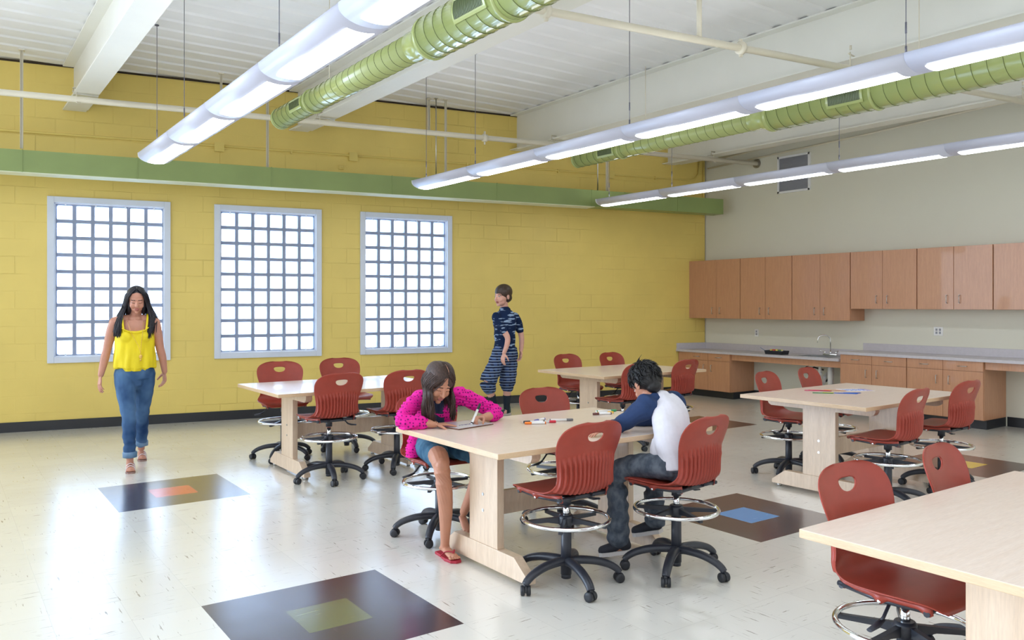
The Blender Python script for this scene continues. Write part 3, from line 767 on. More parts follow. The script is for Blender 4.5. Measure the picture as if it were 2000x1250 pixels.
# ---------------------------------------------------------------- chairs
def catmull(P, n):
    out = []
    for i in range(len(P) - 1):
        p0, p1, p2, p3 = P[max(i - 1, 0)], P[i], P[i + 1], P[min(i + 2, len(P) - 1)]
        for k in range(n):
            t = k / n
            out.append(tuple(0.5 * ((2 * b) + (c - a) * t + (2 * a - 5 * b + 4 * c - d) * t * t + (-a + 3 * b - 3 * c + d) * t ** 3) for a, b, c, d in zip(p0, p1, p2, p3)))
    out.append(tuple(P[-1])); return out
#          y      z     halfwidth  wrap(forward/up lift at the edge)
PROF = [(.232, .487, .140, -.004), (.222, .502, .170, .0), (.19, .514, .196, .006), (.12, .513, .214, .012), (.03, .506, .220, .018), (-.06, .501, .218, .024),
        (-.115, .506, .210, .030), (-.155, .524, .198, .036), (-.178, .555, .186, .040), (-.186, .595, .179, .043), (-.188, .640, .181, .043), (-.193, .685, .191, .041),
        (-.202, .735, .204, .038), (-.214, .782, .208, .034), (-.224, .815, .200, .030), (-.233, .842, .180, .026), (-.239, .860, .152, .021), (-.244, .874, .112, .016), (-.247, .882, .060, .012)]
def make_shell():
    dense = catmull(PROF, 12)
    dense = [(y, z, w * 1.06, l) for y, z, w, l in dense]
    s = [0]
    for a, b in zip(dense, dense[1:]): s.append(s[-1] + hypot(a[0] - b[0], a[1] - b[1]))
    NV, NT = 176, 120
    rows = []
    for i in range(NV + 1):
        d = s[-1] * i / NV; j = max(k for k in range(len(s)) if s[k] <= d + 1e-9); j = min(j, len(s) - 2)
        f = (d - s[j]) / (s[j + 1] - s[j]); rows.append((d,) + tuple(a + (b - a) * f for a, b in zip(dense[j], dense[j + 1])))
    dh = min(r[0] for r in rows if r[2] > .812 and r[1] < -.1)
    # handle opening: gently arched top edge, round lower edge, given in (x, arclength)
    out = []
    for k in range(400):
        a_ = 2 * pi * k / 400; c_, s_ = cos(a_), sin(a_)
        if s_ > 0: out.append((.054 * (abs(c_) ** .75) * (1 if c_ > 0 else -1), .016 * s_ ** .8))
        else: out.append((.054 * (abs(c_) ** .9) * (1 if c_ > 0 else -1), -.036 * abs(s_)))
    def is_in(x, y):
        r_ = False
        for (x1, y1), (x2, y2) in zip(out, out[1:] + out[:1]):
            if (y1 > y) != (y2 > y) and x < (x2 - x1) * (y - y1) / (y2 - y1) + x1: r_ = not r_
        return r_
    grid = [[[(2 * j / NT - 1) * r[3], r[0]] for j in range(NT + 1)] for r in rows]
    inside = set()
    for i in range(NV + 1):
        for j in range(NT + 1):
            x, d = grid[i][j]; d -= dh
            if abs(x) > .07 or abs(d) > .05: continue
            q = min(out, key=lambda p: (p[0] - x) ** 2 + (p[1] - d) ** 2)
            if hypot(q[0] - x, q[1] - d) < .0034: grid[i][j] = [q[0], q[1] + dh]
            elif is_in(x, d): inside.add((i, j))
    def surf(x, d):
        i = min(NV - 1, max(0, int(d / s[-1] * NV))); f = d / s[-1] * NV - i
        y, z, w, l = [rows[i][k] + (rows[i + 1][k] - rows[i][k]) * f for k in (1, 2, 3, 4)]
        ty, tz = rows[min(i + 2, NV)][1] - rows[max(i - 1, 0)][1], rows[min(i + 2, NV)][2] - rows[max(i - 1, 0)][2]
        L_ = hypot(ty, tz); ny, nz = tz / L_, -ty / L_   # normal towards the sitter
        t = min(1, abs(x) / w); lift = l * t ** 2.4
        return Vector((x, y + ny * lift, z + nz * lift)), Vector((-2.4 * l * t ** 1.4 / w * (1 if x > 0 else -1), ny, nz)).normalized(), z, t, y
    bm = bmesh.new(); F, B = {}, {}
    for i in range(NV + 1):
        for j in range(NT + 1):
            if (i, j) in inside: continue
            x, d = grid[i][j]; p, n, z, t, y = surf(x, d)
            th = .0065
            e = min(j, NT - j, i, NV - i)
            if e == 0: th *= .6
            if y < -.10:   # ribs on the outside of the back
                win = max(0, min(1, (z - .513) / .012)) * max(0, min(1, (.695 + .035 * cos(t * pi * .5) - z) / .05))
                edge = max(0, min(1, (.95 - t) / .04))
                u = x / rows[i][3]
                th += .018 * win * edge * (0.5 + 0.5 * cos(2 * pi * u * 7.5)) ** .6 - .001 * win
            F[i, j] = bm.verts.new(p); B[i, j] = bm.verts.new(p - n * th)
    ed = {}
    for i in range(NV):
        for j in range(NT):
            q = [k for k in ((i, j), (i, j + 1), (i + 1, j + 1), (i + 1, j)) if k not in inside]
            if len(q) < 3: continue
            cx = sum(grid[a][b][0] for a, b in q) / len(q); cd = sum(grid[a][b][1] for a, b in q) / len(q) - dh
            if abs(cx) < .07 and abs(cd) < .05 and is_in(cx, cd): continue
            bm.faces.new([F[k] for k in q]).smooth = True
            bm.faces.new([B[k] for k in q[::-1]]).smooth = True
            for a, b in zip(q, q[1:] + q[:1]):
                if (b, a) in ed: ed.pop((b, a))
                else: ed[(a, b)] = 1
    for a, b in ed:
        if F[a] is not F[b]: bm.faces.new((F[b], F[a], B[a], B[b])).smooth = True
    bmesh.ops.delete(bm, geom=[v for v in bm.verts if not v.link_faces], context='VERTS')
    bmesh.ops.remove_doubles(bm, verts=bm.verts, dist=1e-6)
    bmesh.ops.recalc_face_normals(bm, faces=bm.faces)
    mb = MB(); mb.bm.free(); mb.bm = bm
    return mb
def make_chair():
    c = empty('swivel_chair')
    sh = make_shell().build('seat_shell', M['red'], c)
    # scalloped skirt under the seat edge
    for sx in (-1, 1):
        mb = MB(); K = 40; up_, dn = [], []
        for k in range(K + 1):
            y = .19 - .335 * k / K
            w = .194 + .022 * sin(pi * min(1, (.2 - y) / .34)) - (.03 * max(0, (-y - .05) / .12) ** 2)
            sc = max(0, cos((y - .02) * 2 * pi / .155)) ** 3
            depth = .020 + .018 * sc
            up_.append((sx * (w - .004), y, .509 + .012 * max(0, (-y - .08) * 6))); dn.append((sx * (w - .022), y, .509 - depth))
        th = .005
        rows_ = [[mb.bm.verts.new(p) for p in up_], [mb.bm.verts.new(p) for p in dn], [mb.bm.verts.new((p[0] - sx * th, p[1], p[2])) for p in dn], [mb.bm.verts.new((p[0] - sx * th * 3, p[1], p[2])) for p in up_]]
        for a, b in zip(rows_, rows_[1:] + rows_[:1]):
            for k in range(K): mb.bm.faces.new((a[k], a[k + 1], b[k + 1], b[k])).smooth = True
        for k in (0, K): mb.bm.faces.new([r[k] for r in rows_])
        sk = mb.build('seat_skirt', M['red'], c)
        for y in (.175, .02, -.135):
            w = .194 + .022 * sin(pi * min(1, (.2 - y) / .34)) - (.03 * max(0, (-y - .05) / .12) ** 2)
            MB().ell((sx * (w - .0185), y, .481), (.004, .0075, .0075), n=10).build('rivet', M['chrome'], sk)
    # steel under-frame, lever
    mb = MB().box((0, .0, .480), (.20, .24, .022), bevel=.004)
    for sx in (-1, 1):
        mb.tube([(sx * .06, .16, .488), (sx * .185, .175, .483)], .011, n=8); mb.tube([(sx * .06, -.13, .488), (sx * .175, -.135, .485)], .011, n=8)
        mb.tube([(sx * .17, .18, .489), (sx * .185, .02, .483), (sx * .165, -.15, .489)], .010, n=8)
    mb.build('mounting_plate', M['black'], c)
    MB().tube([(.07, .03, .473), (.15, .03, .465), (.185, .03, .428), (.20, .03, .418)], .006, n=8).tube([(.19, .03, .421), (.225, .03, .409), (.27, .03, .403)], [.010, .013, .010], n=8, flat=.6).build('height_lever', M['black'], c)
    MB().cyl((0, 0, .473), (0, 0, .418), .027, .027).build('gas_collar', M['black'], c)
    MB().cyl((0, 0, .425), (0, 0, .335), .017).build('gas_cylinder', M['chrome'], c)
    MB().cyl((0, 0, .05), (0, 0, .350), .029, .027).lathe([(.026, .03), (.026, .06)]).build('column', M['black'], c)
    R = .229
    fr = MB().tube([(R * cos(a), R * sin(a), .345) for a in [2 * pi * k / 64 for k in range(64)]], .011, n=12, closed=True).build('foot_ring', M['chrome'], c)
    mb = MB().lathe([(.030, .305), (.042, .315), (.042, .35), (.034, .365), (.03, .366)])
    mb.build('ring_hub', M['black'], fr)
    for k in range(5):
        a = 2 * pi * k / 5 + .3
        mb = MB().prism([(.03, .316), (.03, .355), (.08, .350), (R, .337), (R, .320), (.10, .326)], -.010, .010, axis='Y')
        bmesh.ops.rotate(mb.bm, verts=mb.bm.verts, cent=(0, 0, 0), matrix=Matrix.Rotation(a, 3, 'Z'))
        mb.build('ring_spoke', M['black'], fr)
    for k in range(5):
        mb = MB().tube(catmull([(.015, 0, .118), (.06, 0, .124), (.15, 0, .118), (.225, 0, .098), (.268, 0, .074), (.285, 0, .055)], 5),
                       [.030 - .009 * (i / 25) for i in range(26)], n=14, flat=.8)
        mb.cyl((.279, 0, .075), (.279, 0, .048), .015)
        leg = mb.build('base_arm', M['black'], c); leg.rotation_euler = (0, 0, 2 * pi * k / 5)
        w = MB()
        for s_ in (-1, 1): w.lathe([(.010, s_ * .004 if s_ > 0 else -.026), (.0235, s_ * .005 if s_ > 0 else -.025), (.0255, .009 if s_ > 0 else -.021), (.0255, .021 if s_ > 0 else -.009), (.0235, .025 if s_ > 0 else -.005), (.010, .026 if s_ > 0 else -.004)], c=(0, 0, .0255), axis='Y', n=20)
        K = 12  # hood over the wheels
        hood = [(.0285 * cos(a), .0255 + .0285 * sin(a)) for a in [radians(-10) + radians(200) * q / K for q in range(K + 1)]]
        w.prism(hood, -.0045, .0045, axis='Y').cyl((0, 0, .04), (0, 0, .06), .012)
        cs = w.build('caster', M['rubber'], leg); cs.location = (.283, 0, 0); cs.rotation_euler = (0, 0, radians(200 + 77 * k))
    return c
proto = make_chair()
def set_chair(c, x, y, az, base, dz, label, grp):
    """az: compass direction the chair faces, degrees from +Y towards +X; base: turn of the star base"""
    c.location = (x, y, 0); c.rotation_euler = (0, 0, -radians(az))
    tag(c, label, 'chair', grp)
    k = 0
    for ch in [o for o in bpy.data.objects if o.parent == c]:
        n = ch.name.split('.')[0]
        if n == 'base_arm':
            ch.rotation_euler = (0, 0, radians(base) + 2 * pi * k / 5 + radians(az)); k += 1
            for cs in [o for o in bpy.data.objects if o.parent == ch]: cs.rotation_euler = (0, 0, random.uniform(0, 6.28))
        elif n in ('seat_shell', 'seat_skirt', 'mounting_plate', 'height_lever', 'gas_collar'): ch.location.z = dz
        elif n == 'gas_cylinder':
            ch.scale.z = 1; ch.location.z = dz * .5
        elif n == 'foot_ring': ch.location.z = dz * .4; ch.rotation_euler = (0, 0, radians(base + 20))
G1, G2_, G3, G4, G5 = 'chairs at the left rear table', 'chairs around the table with the children', 'chairs at the back centre table', 'chairs at the right table', 'chairs at the nearest table'
chairs = [
 (2.712, 3.29, -2, 40, 0, 'empty red swivel chair in the foreground, seen from behind, left of the boy\'s chair', G2_),
 (3.338, 3.09, -8, -4, 0, 'red swivel chair the boy in the raglan shirt sits on', G2_),
 (2.625, 4.46, 184, 10, 0, 'red swivel chair under the girl in the pink cardigan', G2_),
 (3.50, 4.30, 180, 25, 0, 'empty red swivel chair across the table, between the girl and the boy', G2_),
 (2.71, 7.55, 190, 12, .03, 'red swivel chair at the left end of the far side of the left rear table', G1),
 (3.42, 7.68, 182, 50, .03, 'red swivel chair at the far side of the left rear table, half hidden', G1),
 (2.69, 6.40, -4, 40, .03, 'red swivel chair seen straight from behind, at the left rear table below the middle window', G1),
 (3.365, 6.47, 0, 20, .02, 'red swivel chair right behind the girl, at the left rear table', G1),
 (5.75, 6.06, -6, 60, 0, 'red swivel chair directly behind the seated boy\'s head', G3),
 (6.11, 7.18, 176, 33, 0, 'red swivel chair at the left of the far side of the back centre table', G3),
 (6.77, 7.12, 174, 10, 0, 'red swivel chair far side of the back centre table, behind another chair', G3),
 (6.57, 6.15, -5, 20, 0, 'red swivel chair seen from behind, in front of the corner base cabinet', G3),
 (5.98, 4.24, 169, 55, 0, 'red swivel chair at the left of the far side of the right table', G4),
 (6.68, 4.30, 170, 20, 0, 'red swivel chair across the right table, in front of the sink drain', G4),
 (5.64, 3.16, -5, 30, 0, 'red swivel chair with ribbed back at the near left of the right table', G4),
 (6.58, 3.24, 0, 48, 0, 'red swivel chair at the near right of the right table, against the base cabinets', G4),
 (3.47, 1.49, 172, 15, 0, 'red swivel chair of which only the back shows above the nearest table, right one', G5),
 (2.77, 1.49, 181, 33, 0, 'large red swivel chair in the foreground at the lower right, its seat under the table', G5)]
kids = None
for i, a in enumerate(chairs):
    c = proto if i == 0 else copy_tree(proto)
    set_chair(c, *a)

# ---------------------------------------------------------------- people
def bake(mb, name, mats, voxel, smooth, parent, paint=None, post=None):
    """fuse overlapping volumes into one continuous surface"""
    me = bpy.data.meshes.new(name + '_raw'); bmesh.ops.recalc_face_normals(mb.bm, faces=mb.bm.faces); mb.bm.to_mesh(me); mb.bm.free()
    o = bpy.data.objects.new(name, me); COL.objects.link(o)
    r = o.modifiers.new('r', 'REMESH'); r.mode = 'VOXEL'; r.voxel_size = voxel; r.use_smooth_shade = True
    if smooth:
        s = o.modifiers.new('s', 'SMOOTH'); s.factor = .5; s.iterations = smooth
    dg = bpy.context.evaluated_depsgraph_get(); dg.update()
    m2 = bpy.data.meshes.new_from_object(o.evaluated_get(dg)); o.modifiers.clear(); o.data = m2; bpy.data.meshes.remove(me)
    m2.name = name; m2.materials.clear()
    for m in (mats if isinstance(mats, (list, tuple)) else [mats]): m2.materials.append(m)
    if post:
        ns = [v.normal.copy() for v in m2.vertices]; cs = [v.co.copy() for v in m2.vertices]
        m2.vertices.foreach_set('co', [q for co, nn in zip(cs, ns) for q in post(co, nn)])
    m2.polygons.foreach_set('use_smooth', [True] * len(m2.polygons))
    if paint: m2.polygons.foreach_set('material_index', [paint(p.center) for p in m2.polygons])
    m2.update()
    if parent is not None: o.parent = parent
    return o
def chain(mb, pts, flat=1.0, up=(0, 0, 1), n=16, sub=4, mi=0):
    """tapered limb: pts = [(x, y, z, r), ...] smoothed, with round ends"""
    P = catmull([tuple(p) for p in pts], sub) if len(pts) > 2 else pts
    mb.tube([p[:3] for p in P], [max(.002, p[3]) for p in P], n=n, flat=flat, up=up, mi=mi)
    for p in (P[0], P[-1]):
        q = p[3] * (flat if flat < 1 else 1)
        mb.ell(p[:3], (q, q, q), n=12, mi=mi)
    return mb
def ellm(mb, Mx, c, r, mi=0):
    e = bmesh.ops.create_uvsphere(mb.bm, u_segments=20, v_segments=12, radius=1)
    bmesh.ops.transform(mb.bm, matrix=Mx @ Matrix.Translation(c) @ Matrix.Diagonal((r[0], r[1], r[2], 1)), verts=e['verts'])
    for f in {f for v in e['verts'] for f in v.link_faces}: f.material_index = mi
def head_matrix(c, fwd, up, s=1.0):
    f = Vector(fwd).normalized(); u = Vector(up); u = (u - f * u.dot(f)).normalized(); side = u.cross(-f) * -1
    side = (-f).cross(u) * 1.0
    R = Matrix((side, -f, u)).transposed().to_4x4()
    return Matrix.Translation(c) @ R @ Matrix.Scale(s, 4)
def add_head(mb, H, fem=True):
    for c, r in [((0, .012, .030), (.075, .092, .083)), ((0, -.022, -.018), (.062, .068, .074)), ((0, -.032, -.064), (.049 if fem else .053, .050, .043)),
                 ((0, -.070, -.094), (.019, .017, .015)), ((.032, -.060, -.036), (.026, .024, .026)), ((-.032, -.060, -.036), (.026, .024, .026)),
                 ((0, -.066, .020), (.050, .020, .015)), ((.011, -.094, -.033), (.007, .009, .006)), ((-.011, -.094, -.033), (.007, .009, .006)),
                 ((0, -.088, -.058), (.022, .009, .0060)), ((0, -.086, -.069), (.019, .010, .0070)),
                 ((.031, -.073, .0), (.014, .012, .009)), ((-.031, -.073, .0), (.014, .012, .009)),
                 ((.077, .012, -.010), (.009, .020, .030)), ((-.077, .012, -.010), (.009, .020, .030))]:
        ellm(mb, H, c, r)
    P = [H @ Vector(p) for p in ((0, -.080, .010), (0, -.096, -.012), (0, -.106, -.028))]
    s = H.to_scale().x
    mb.tube(P, [.007 * s, .009 * s, .012 * s], n=10); mb.ell(P[-1], (.0125 * s,) * 3, n=10)
def face_paint(H, skin=0, lips=1, dark=2, white=3, closed=True, extra=None):
    I = H.inverted()
    def f(c):
        p = I @ Vector(c)
        if p.y < -.055 and abs(p.z) < .1 and abs(p.x) < .06:
            ax = abs(p.x)
            if ax < .023 and -.0755 < p.z < -.053 + .002 * (ax > .004) and p.y < -.082 and abs(p.z + .0635) < .0115 * (1 - (ax / .025) ** 2) + .001: return lips
            if .013 < ax < .047 and .0155 + .1 * (.03 - abs(ax - .03)) * .1 < p.z < .0225: return dark
            e = ((ax - .031) / .0135) ** 2
            if e < 1:
                if closed:
                    if -.0075 < p.z < -.0030: return dark
                else:
                    if abs(p.z) < .0055 * sqrt(1 - e): return dark if abs(ax - .031) < .0055 else white
                    if 0 < p.z < .0075: return dark
        return extra(c) if extra else skin
    return f
def add_hand(mb, W, d, pn, s=1.0, curl=(.3, .35, .4, .45), side=1, thumb=(.5, .2), spread=.10, bend2=.8):
    """W wrist, d along the hand, pn out of the palm; side=+1 puts the thumb towards d x pn"""
    W = Vector(W); d = Vector(d).normalized(); pn = Vector(pn); pn = (pn - d * pn.dot(d)).normalized(); t = d.cross(pn) * side
    def B(p0, a0, b0, c0): return p0 + d * a0 * s + t * b0 * s + pn * c0 * s
    chain(mb, [(*B(W, -.01, 0, 0), .022 * s), (*B(W, .02, .002, 0), .030 * s), (*B(W, .06, 0, 0), .038 * s), (*B(W, .086, 0, 0), .036 * s)], flat=.36, up=pn, n=14)
    L_ = (.072, .080, .074, .058); r_ = (.0085, .0088, .0083, .0072); off = (.027, .009, -.009, -.0265)
    for i in range(4):
        p = B(W, .088 - (.006 if i == 3 else 0), off[i], 0); dd = (d + t * (spread * (1.5 - i) * .55)).normalized(); a = curl[i]; pts = [(*p, r_[i] * s)]
        ang = 0
        for k, fr in enumerate((.46, .30, .24)):
            ang += a * (1 if k == 0 else bend2)
            q = dd * cos(ang) + pn * sin(ang); p = p + q * (L_[i] * fr * s); pts.append((*p, r_[i] * s * (.95, .88, .78)[k]))
        mb.tube([x[:3] for x in pts], [x[3] for x in pts], n=10, up=t)
        for x in pts[1:]: mb.ell(x[:3], (x[3] * 1.02,) * 3, n=10)
    p = B(W, .022, .026, .004); a0, a1 = thumb
    q0 = (d * cos(a0 + .35) + t * sin(a0 + .35) + pn * .25).normalized(); q1 = (d * cos(a0) + t * sin(a0) + pn * (.3 + a1)).normalized(); q2 = (d * cos(a0 * .5) + t * sin(a0 * .5) + pn * (.3 + a1 * 2)).normalized()
    pts = [(*p, .013 * s)]
    for q, l, r in ((q0, .036, .0115), (q1, .030, .0098), (q2, .024, .0082)): p = p + q * l * s; pts.append((*p, r * s))
    mb.tube([x[:3] for x in pts], [x[3] for x in pts], n=10, up=pn)
    for x in pts: mb.ell(x[:3], (x[3] * 1.02,) * 3, n=10)
def strands(guides, n, r, jit, seed=1, seg=9, wave=0.0, taper=.35):
    """hair locks: guides = [(start, mid..., end) polylines]; each strand blends two neighbouring guides"""
    rnd = random.Random(seed); mb = MB()
    G = [catmull([tuple(p) for p in g], 4) for g in guides]
    for k in range(n):
        a = rnd.random() * (len(G) - 1); i = int(a); f = a - i; g0, g1 = G[i], G[min(i + 1, len(G) - 1)]
        ph = rnd.random() * 6.28; o = Vector((rnd.gauss(0, 1), rnd.gauss(0, 1), rnd.gauss(0, .5))); end = rnd.uniform(.86, 1.0); pts, rr = [], []
        for q in range(seg + 1):
            t = q / seg * end; x = t * (len(g0) - 1); j = min(int(x), len(g0) - 2); h = x - j
            pa = Vector(g0[j]).lerp(Vector(g0[j + 1]), h); pb = Vector(g1[j]).lerp(Vector(g1[j + 1]), h)
            p = pa.lerp(pb, f) + o * jit * (.25 + .75 * t) + Vector((cos(ph + t * 9), sin(ph + t * 7), 0)) * wave * t
            pts.append(p); rr.append(r * (1 - (1 - taper) * max(0, (t - .6) / .4)))
        mb.tube(pts, rr, n=5, flat=.55)
    return mb
def skin_mat(name, c):
    m = tint_mat(name, c, 0.45, 0.04, 14, spec=.4)
    bsdf(m).inputs['Subsurface Weight'].default_value = 0.08; bsdf(m).inputs['Subsurface Radius'].default_value = (.02, .008, .004); bsdf(m).inputs['Subsurface Scale'].default_value = .5
    return m
def hair_mat(name, c1, c2, rough=.38):
    m = new_mat(name, c1, rough, spec=.5); v = coords(m, (60, 60, 6)); o, f = noise_col(m, v, 3, c1, c2); L(m, o, bsdf(m).inputs['Base Color']); add_bump(m, f, .5, .004); return m
def denim_mat(name, c1, c2, scale=5):
    m = new_mat(name, c1, .8, spec=.2); v = coords(m, (1, 1, .7)); o, f = noise_col(m, v, scale, c1, c2, .38, .66, 3); L(m, o, bsdf(m).inputs['Base Color'])
    n = N(m, 'ShaderNodeTexNoise'); n.inputs['Scale'].default_value = 380; L(m, v, n.inputs['Vector']); add_bump(m, n.outputs['Fac'], .25, .002); return m
SK1, SK2, SK3 = skin_mat('skin_tan', rgb(196, 140, 118)), skin_mat('skin_warm', rgb(192, 136, 110)), skin_mat('skin_fair', rgb(222, 170, 152))
LIPS = tint_mat('lips', rgb(170, 102, 94), .4, .03); LASH = tint_mat('lashes_and_brows', rgb(44, 30, 28), .5, .05); EYEW = tint_mat('eye_white', rgb(230, 226, 222), .3, .01)
HAIR_BLACK = hair_mat('black_hair', rgb(18, 16, 24), rgb(34, 30, 42)); HAIR_BROWN = hair_mat('brown_hair', rgb(40, 26, 22), rgb(76, 52, 42), .5); HAIR_DARK = hair_mat('short_dark_hair', rgb(8, 8, 10), rgb(20, 19, 22), .5)
def frame(B, ex, ey):
    return Matrix(((ex[0], ey[0], 0, B[0]), (ex[1], ey[1], 0, B[1]), (0, 0, 1, 0), (0, 0, 0, 1)))
def X(o, Mx):  # bring a child modelled in figure space into the scene
    o.data.transform(Mx); return o

# --- woman walking, yellow top and jeans
def fold(amp, freq, z0, z1, cx=0, cy=0, seed=0):
    def f(co, nn):
        a = atan2(co.y - cy, co.x - cx); k = max(0, min(1, (z1 - co.z) / (z1 - z0)))
        return co + nn * (amp * k * (sin(freq * a + seed + 2 * sin(co.z * 9)) + .5 * sin(freq * 1.7 * a + 1 + seed)))
    return f
wB = (1.47, 7.95); wl = hypot(*wB); WM = Matrix(((.983, wB[0] / wl, 0, wB[0]), (-.182, wB[1] / wl, 0, wB[1]), (0, 0, 1, 0), (0, 0, 0, 1)))
W = tag(empty('person', (wB[0], wB[1], 0)), 'woman with long black hair in yellow top and rolled jeans, walking before the left window', 'person')
HW = head_matrix((.014, -.02, 1.515), (.02, -1, -.28), (0, -.1, 1), 1.0)
mb = MB(); add_head(mb, HW)
chain(mb, [(.005, .03, 1.32, .058), (.008, .022, 1.38, .047), (.012, .01, 1.45, .047)])
chain(mb, [(0, .01, .86, .155), (0, .01, .96, .145), (0, .01, 1.06, .128), (0, .005, 1.17, .142), (0, .01, 1.26, .150), (0, .02, 1.32, .120)], flat=.66, up=(0, 1, 0), n=24)
for s in (-1, 1): chain(mb, [(.03 * s, .02, 1.345, .04), (.10 * s, .02, 1.335, .044), (.158 * s, .02, 1.315, .05)])
for s in (-1, 1): mb.ell((.065 * s, -.075, 1.19), (.058, .05, .055))
# her right arm (left in view) hangs a little behind; her left swings
chain(mb, [(-.165, .02, 1.315, .047), (-.195, .03, 1.22, .045), (-.228, .045, 1.07, .038), (-.25, .02, .97, .036), (-.277, -.01, .845, .025)])
add_hand(mb, (-.279, -.012, .838), (-.10, -.12, -1), (.75, .3, 0), .95, (.25, .3, .35, .4), -1)
chain(mb, [(.165, .02, 1.315, .047), (.185, .02, 1.22, .045), (.208, .03, 1.08, .038), (.232, .05, .98, .035), (.250, .075, .85, .025)])
add_hand(mb, (.251, .077, .843), (.0, .22, -1), (-.75, -.3, 0), .95, (.4, .45, .5, .55), 1)
# legs (inside the jeans) down to bare ankles and feet
legA = [(-.082, .0, .84), (-.070, -.08, .66), (-.050, -.17, .48), (-.045, -.20, .30), (-.040, -.20, .11)]
legB = [(.080, .02, .84), (.075, .06, .66), (.062, .12, .47), (.058, .24, .29), (.055, .33, .12)]
for leg, tip in ((legA, (-.035, -.33, .022)), (legB, (.062, .235, .022))):
    chain(mb, [(*leg[0], .075), (*leg[1], .066), (*leg[2], .05), (*leg[3], .044), (*leg[4], .031), (leg[4][0], leg[4][1] + .005, .06, .032)])
    hx, hy = leg[4][0], leg[4][1]
    chain(mb, [(hx, hy + .03, .042, .028), (hx, hy - .03, .045, .032), (tip[0], tip[1] + .05, .034, .034), (tip[0], tip[1] + .01, .028, .032)], flat=.6)
    for k in range(5): mb.ell((tip[0] - .030 + .015 * k, tip[1] - .004 + .004 * abs(k - 1.5), .024), (.0085, .015, .009))
def paint_w(c): return 0
body = bake(mb, 'body', [SK1, LIPS, LASH, EYEW], .0042, 3, W, face_paint(HW)); X(body, WM)
# camisole
M['top_yellow'] = tint_mat('yellow_chiffon', rgb(238, 214, 24), .65, .05, 6)
mb = MB()
chain(mb, [(-.006, .005, .90, .180), (-.004, .004, .98, .176), (0, .0, 1.08, .168), (0, -.004, 1.17, .166), (0, -.004, 1.245, .150)], flat=.72, up=(0, 1, 0), n=32)
mb.box((0, 0, .80), (.01, .01, .01))
for s in (-1, 1): mb.ell((.066 * s, -.085, 1.185), (.062, .052, .062))
def cam_post(co, nn):
    co = fold(.0065, 9, .88, 1.22)(co, nn)
    if co.z < .874: co.z = .874
    lim = 1.236 + 2.6 * co.x * co.x
    if co.z > lim: co.z = lim - .12 * min(.1, co.z - lim)
    return co
o = bake(mb, 'camisole', M['top_yellow'], .006, 4, W, post=cam_post); X(o, WM)
mb = MB()
for s in (-1, 1): mb.tube([(.092 * s, -.108, 1.235), (.098 * s, -.085, 1.29), (.104 * s, -.03, 1.352), (.104 * s, .03, 1.385), (.098 * s, .085, 1.33), (.09 * s, .10, 1.24)], .010, n=8, flat=.35, up=(0, -1, .3)).build('strap', M['top_yellow'], W) if False else None
for s in (-1, 1):
    X(MB().tube(catmull([(.090 * s, -.112, 1.225), (.098 * s, -.088, 1.29), (.106 * s, -.030, 1.372), (.106 * s, .03, 1.385), (.098 * s, .085, 1.33), (.09 * s, .105, 1.24)], 4), .009, n=8, flat=.35, up=(0, -1, .3)).build('strap', M['top_yellow'], W), WM)
mb.bm.free()
o = X(MB().tube(catmull([(-.105, -.11, 1.262), (-.05, -.125, 1.232), (.01, -.132, 1.222), (.07, -.122, 1.236), (.112, -.105, 1.268)], 5), .008, n=8, flat=.6).build('neckline_hem', M['top_yellow'], W), WM)
# necklace
M['gold'] = tint_mat('gold', rgb(214, 176, 96), .25, .03, 20, metal=.9)
mb = MB().tube(catmull([(-.058, -.075, 1.325), (-.03, -.135, 1.22), (.03, -.150, 1.10), (.046, -.152, 1.03)], 6), .0018, n=6).tube(catmull([(.072, -.075, 1.325), (.062, -.14, 1.22), (.05, -.152, 1.10), (.047, -.152, 1.03)], 6), .0018, n=6)
mb.ell((.047, -.153, 1.008), (.014, .005, .020)).ell((.047, -.153, .98), (.006, .004, .014))
X(mb.build('necklace', M['gold'], W), WM)
# jeans with rolled cuffs
M['jeans_w'] = denim_mat('blue_denim', rgb(28, 58, 100), rgb(88, 122, 160), 4)
mb = MB()
chain(mb, [(0, .012, .80, .155), (0, .012, .86, .165), (0, .01, .92, .150)], flat=.72, up=(0, 1, 0), n=24)
for leg, last in ((legA, .150), (legB, .165)):
    t4 = Vector(leg[3]).lerp(Vector(leg[4]), (leg[3][2] - last) / (leg[3][2] - leg[4][2]))
    m_ = Vector(leg[0]).lerp(Vector(leg[1]), .5)
    chain(mb, [(leg[0][0], leg[0][1], .84, .094), (*m_, .090), (*leg[1], .080), (*leg[2], .060), (*leg[3], .056), (*t4, .050)])
def jean_post(co, nn):
    return co + nn * .003 * (sin(co.z * 60 + co.x * 40) * (1 if co.z < .55 else .4))
o = X(bake(mb, 'jeans', M['jeans_w'], .0055, 3, W, post=jean_post), WM)
M['cuff'] = denim_mat('pale_denim_cuff', rgb(96, 128, 160), rgb(130, 156, 184), 8)
for leg, zc_ in ((legA, .145), (legB, .16)):
    t4 = Vector(leg[3]).lerp(Vector(leg[4]), (leg[3][2] - zc_) / (leg[3][2] - leg[4][2]))
    o = MB().lathe([(.044, -.028), (.058, -.024), (.060, .02), (.056, .026), (.044, .028)], c=t4).build('jeans_cuff', M['cuff'], W); X(o, WM)
M['sandal'] = tint_mat('pale_pink_sandal', rgb(222, 206, 208), .5, .04); M['sole'] = tint_mat('sandal_sole', rgb(150, 120, 112), .6, .05)
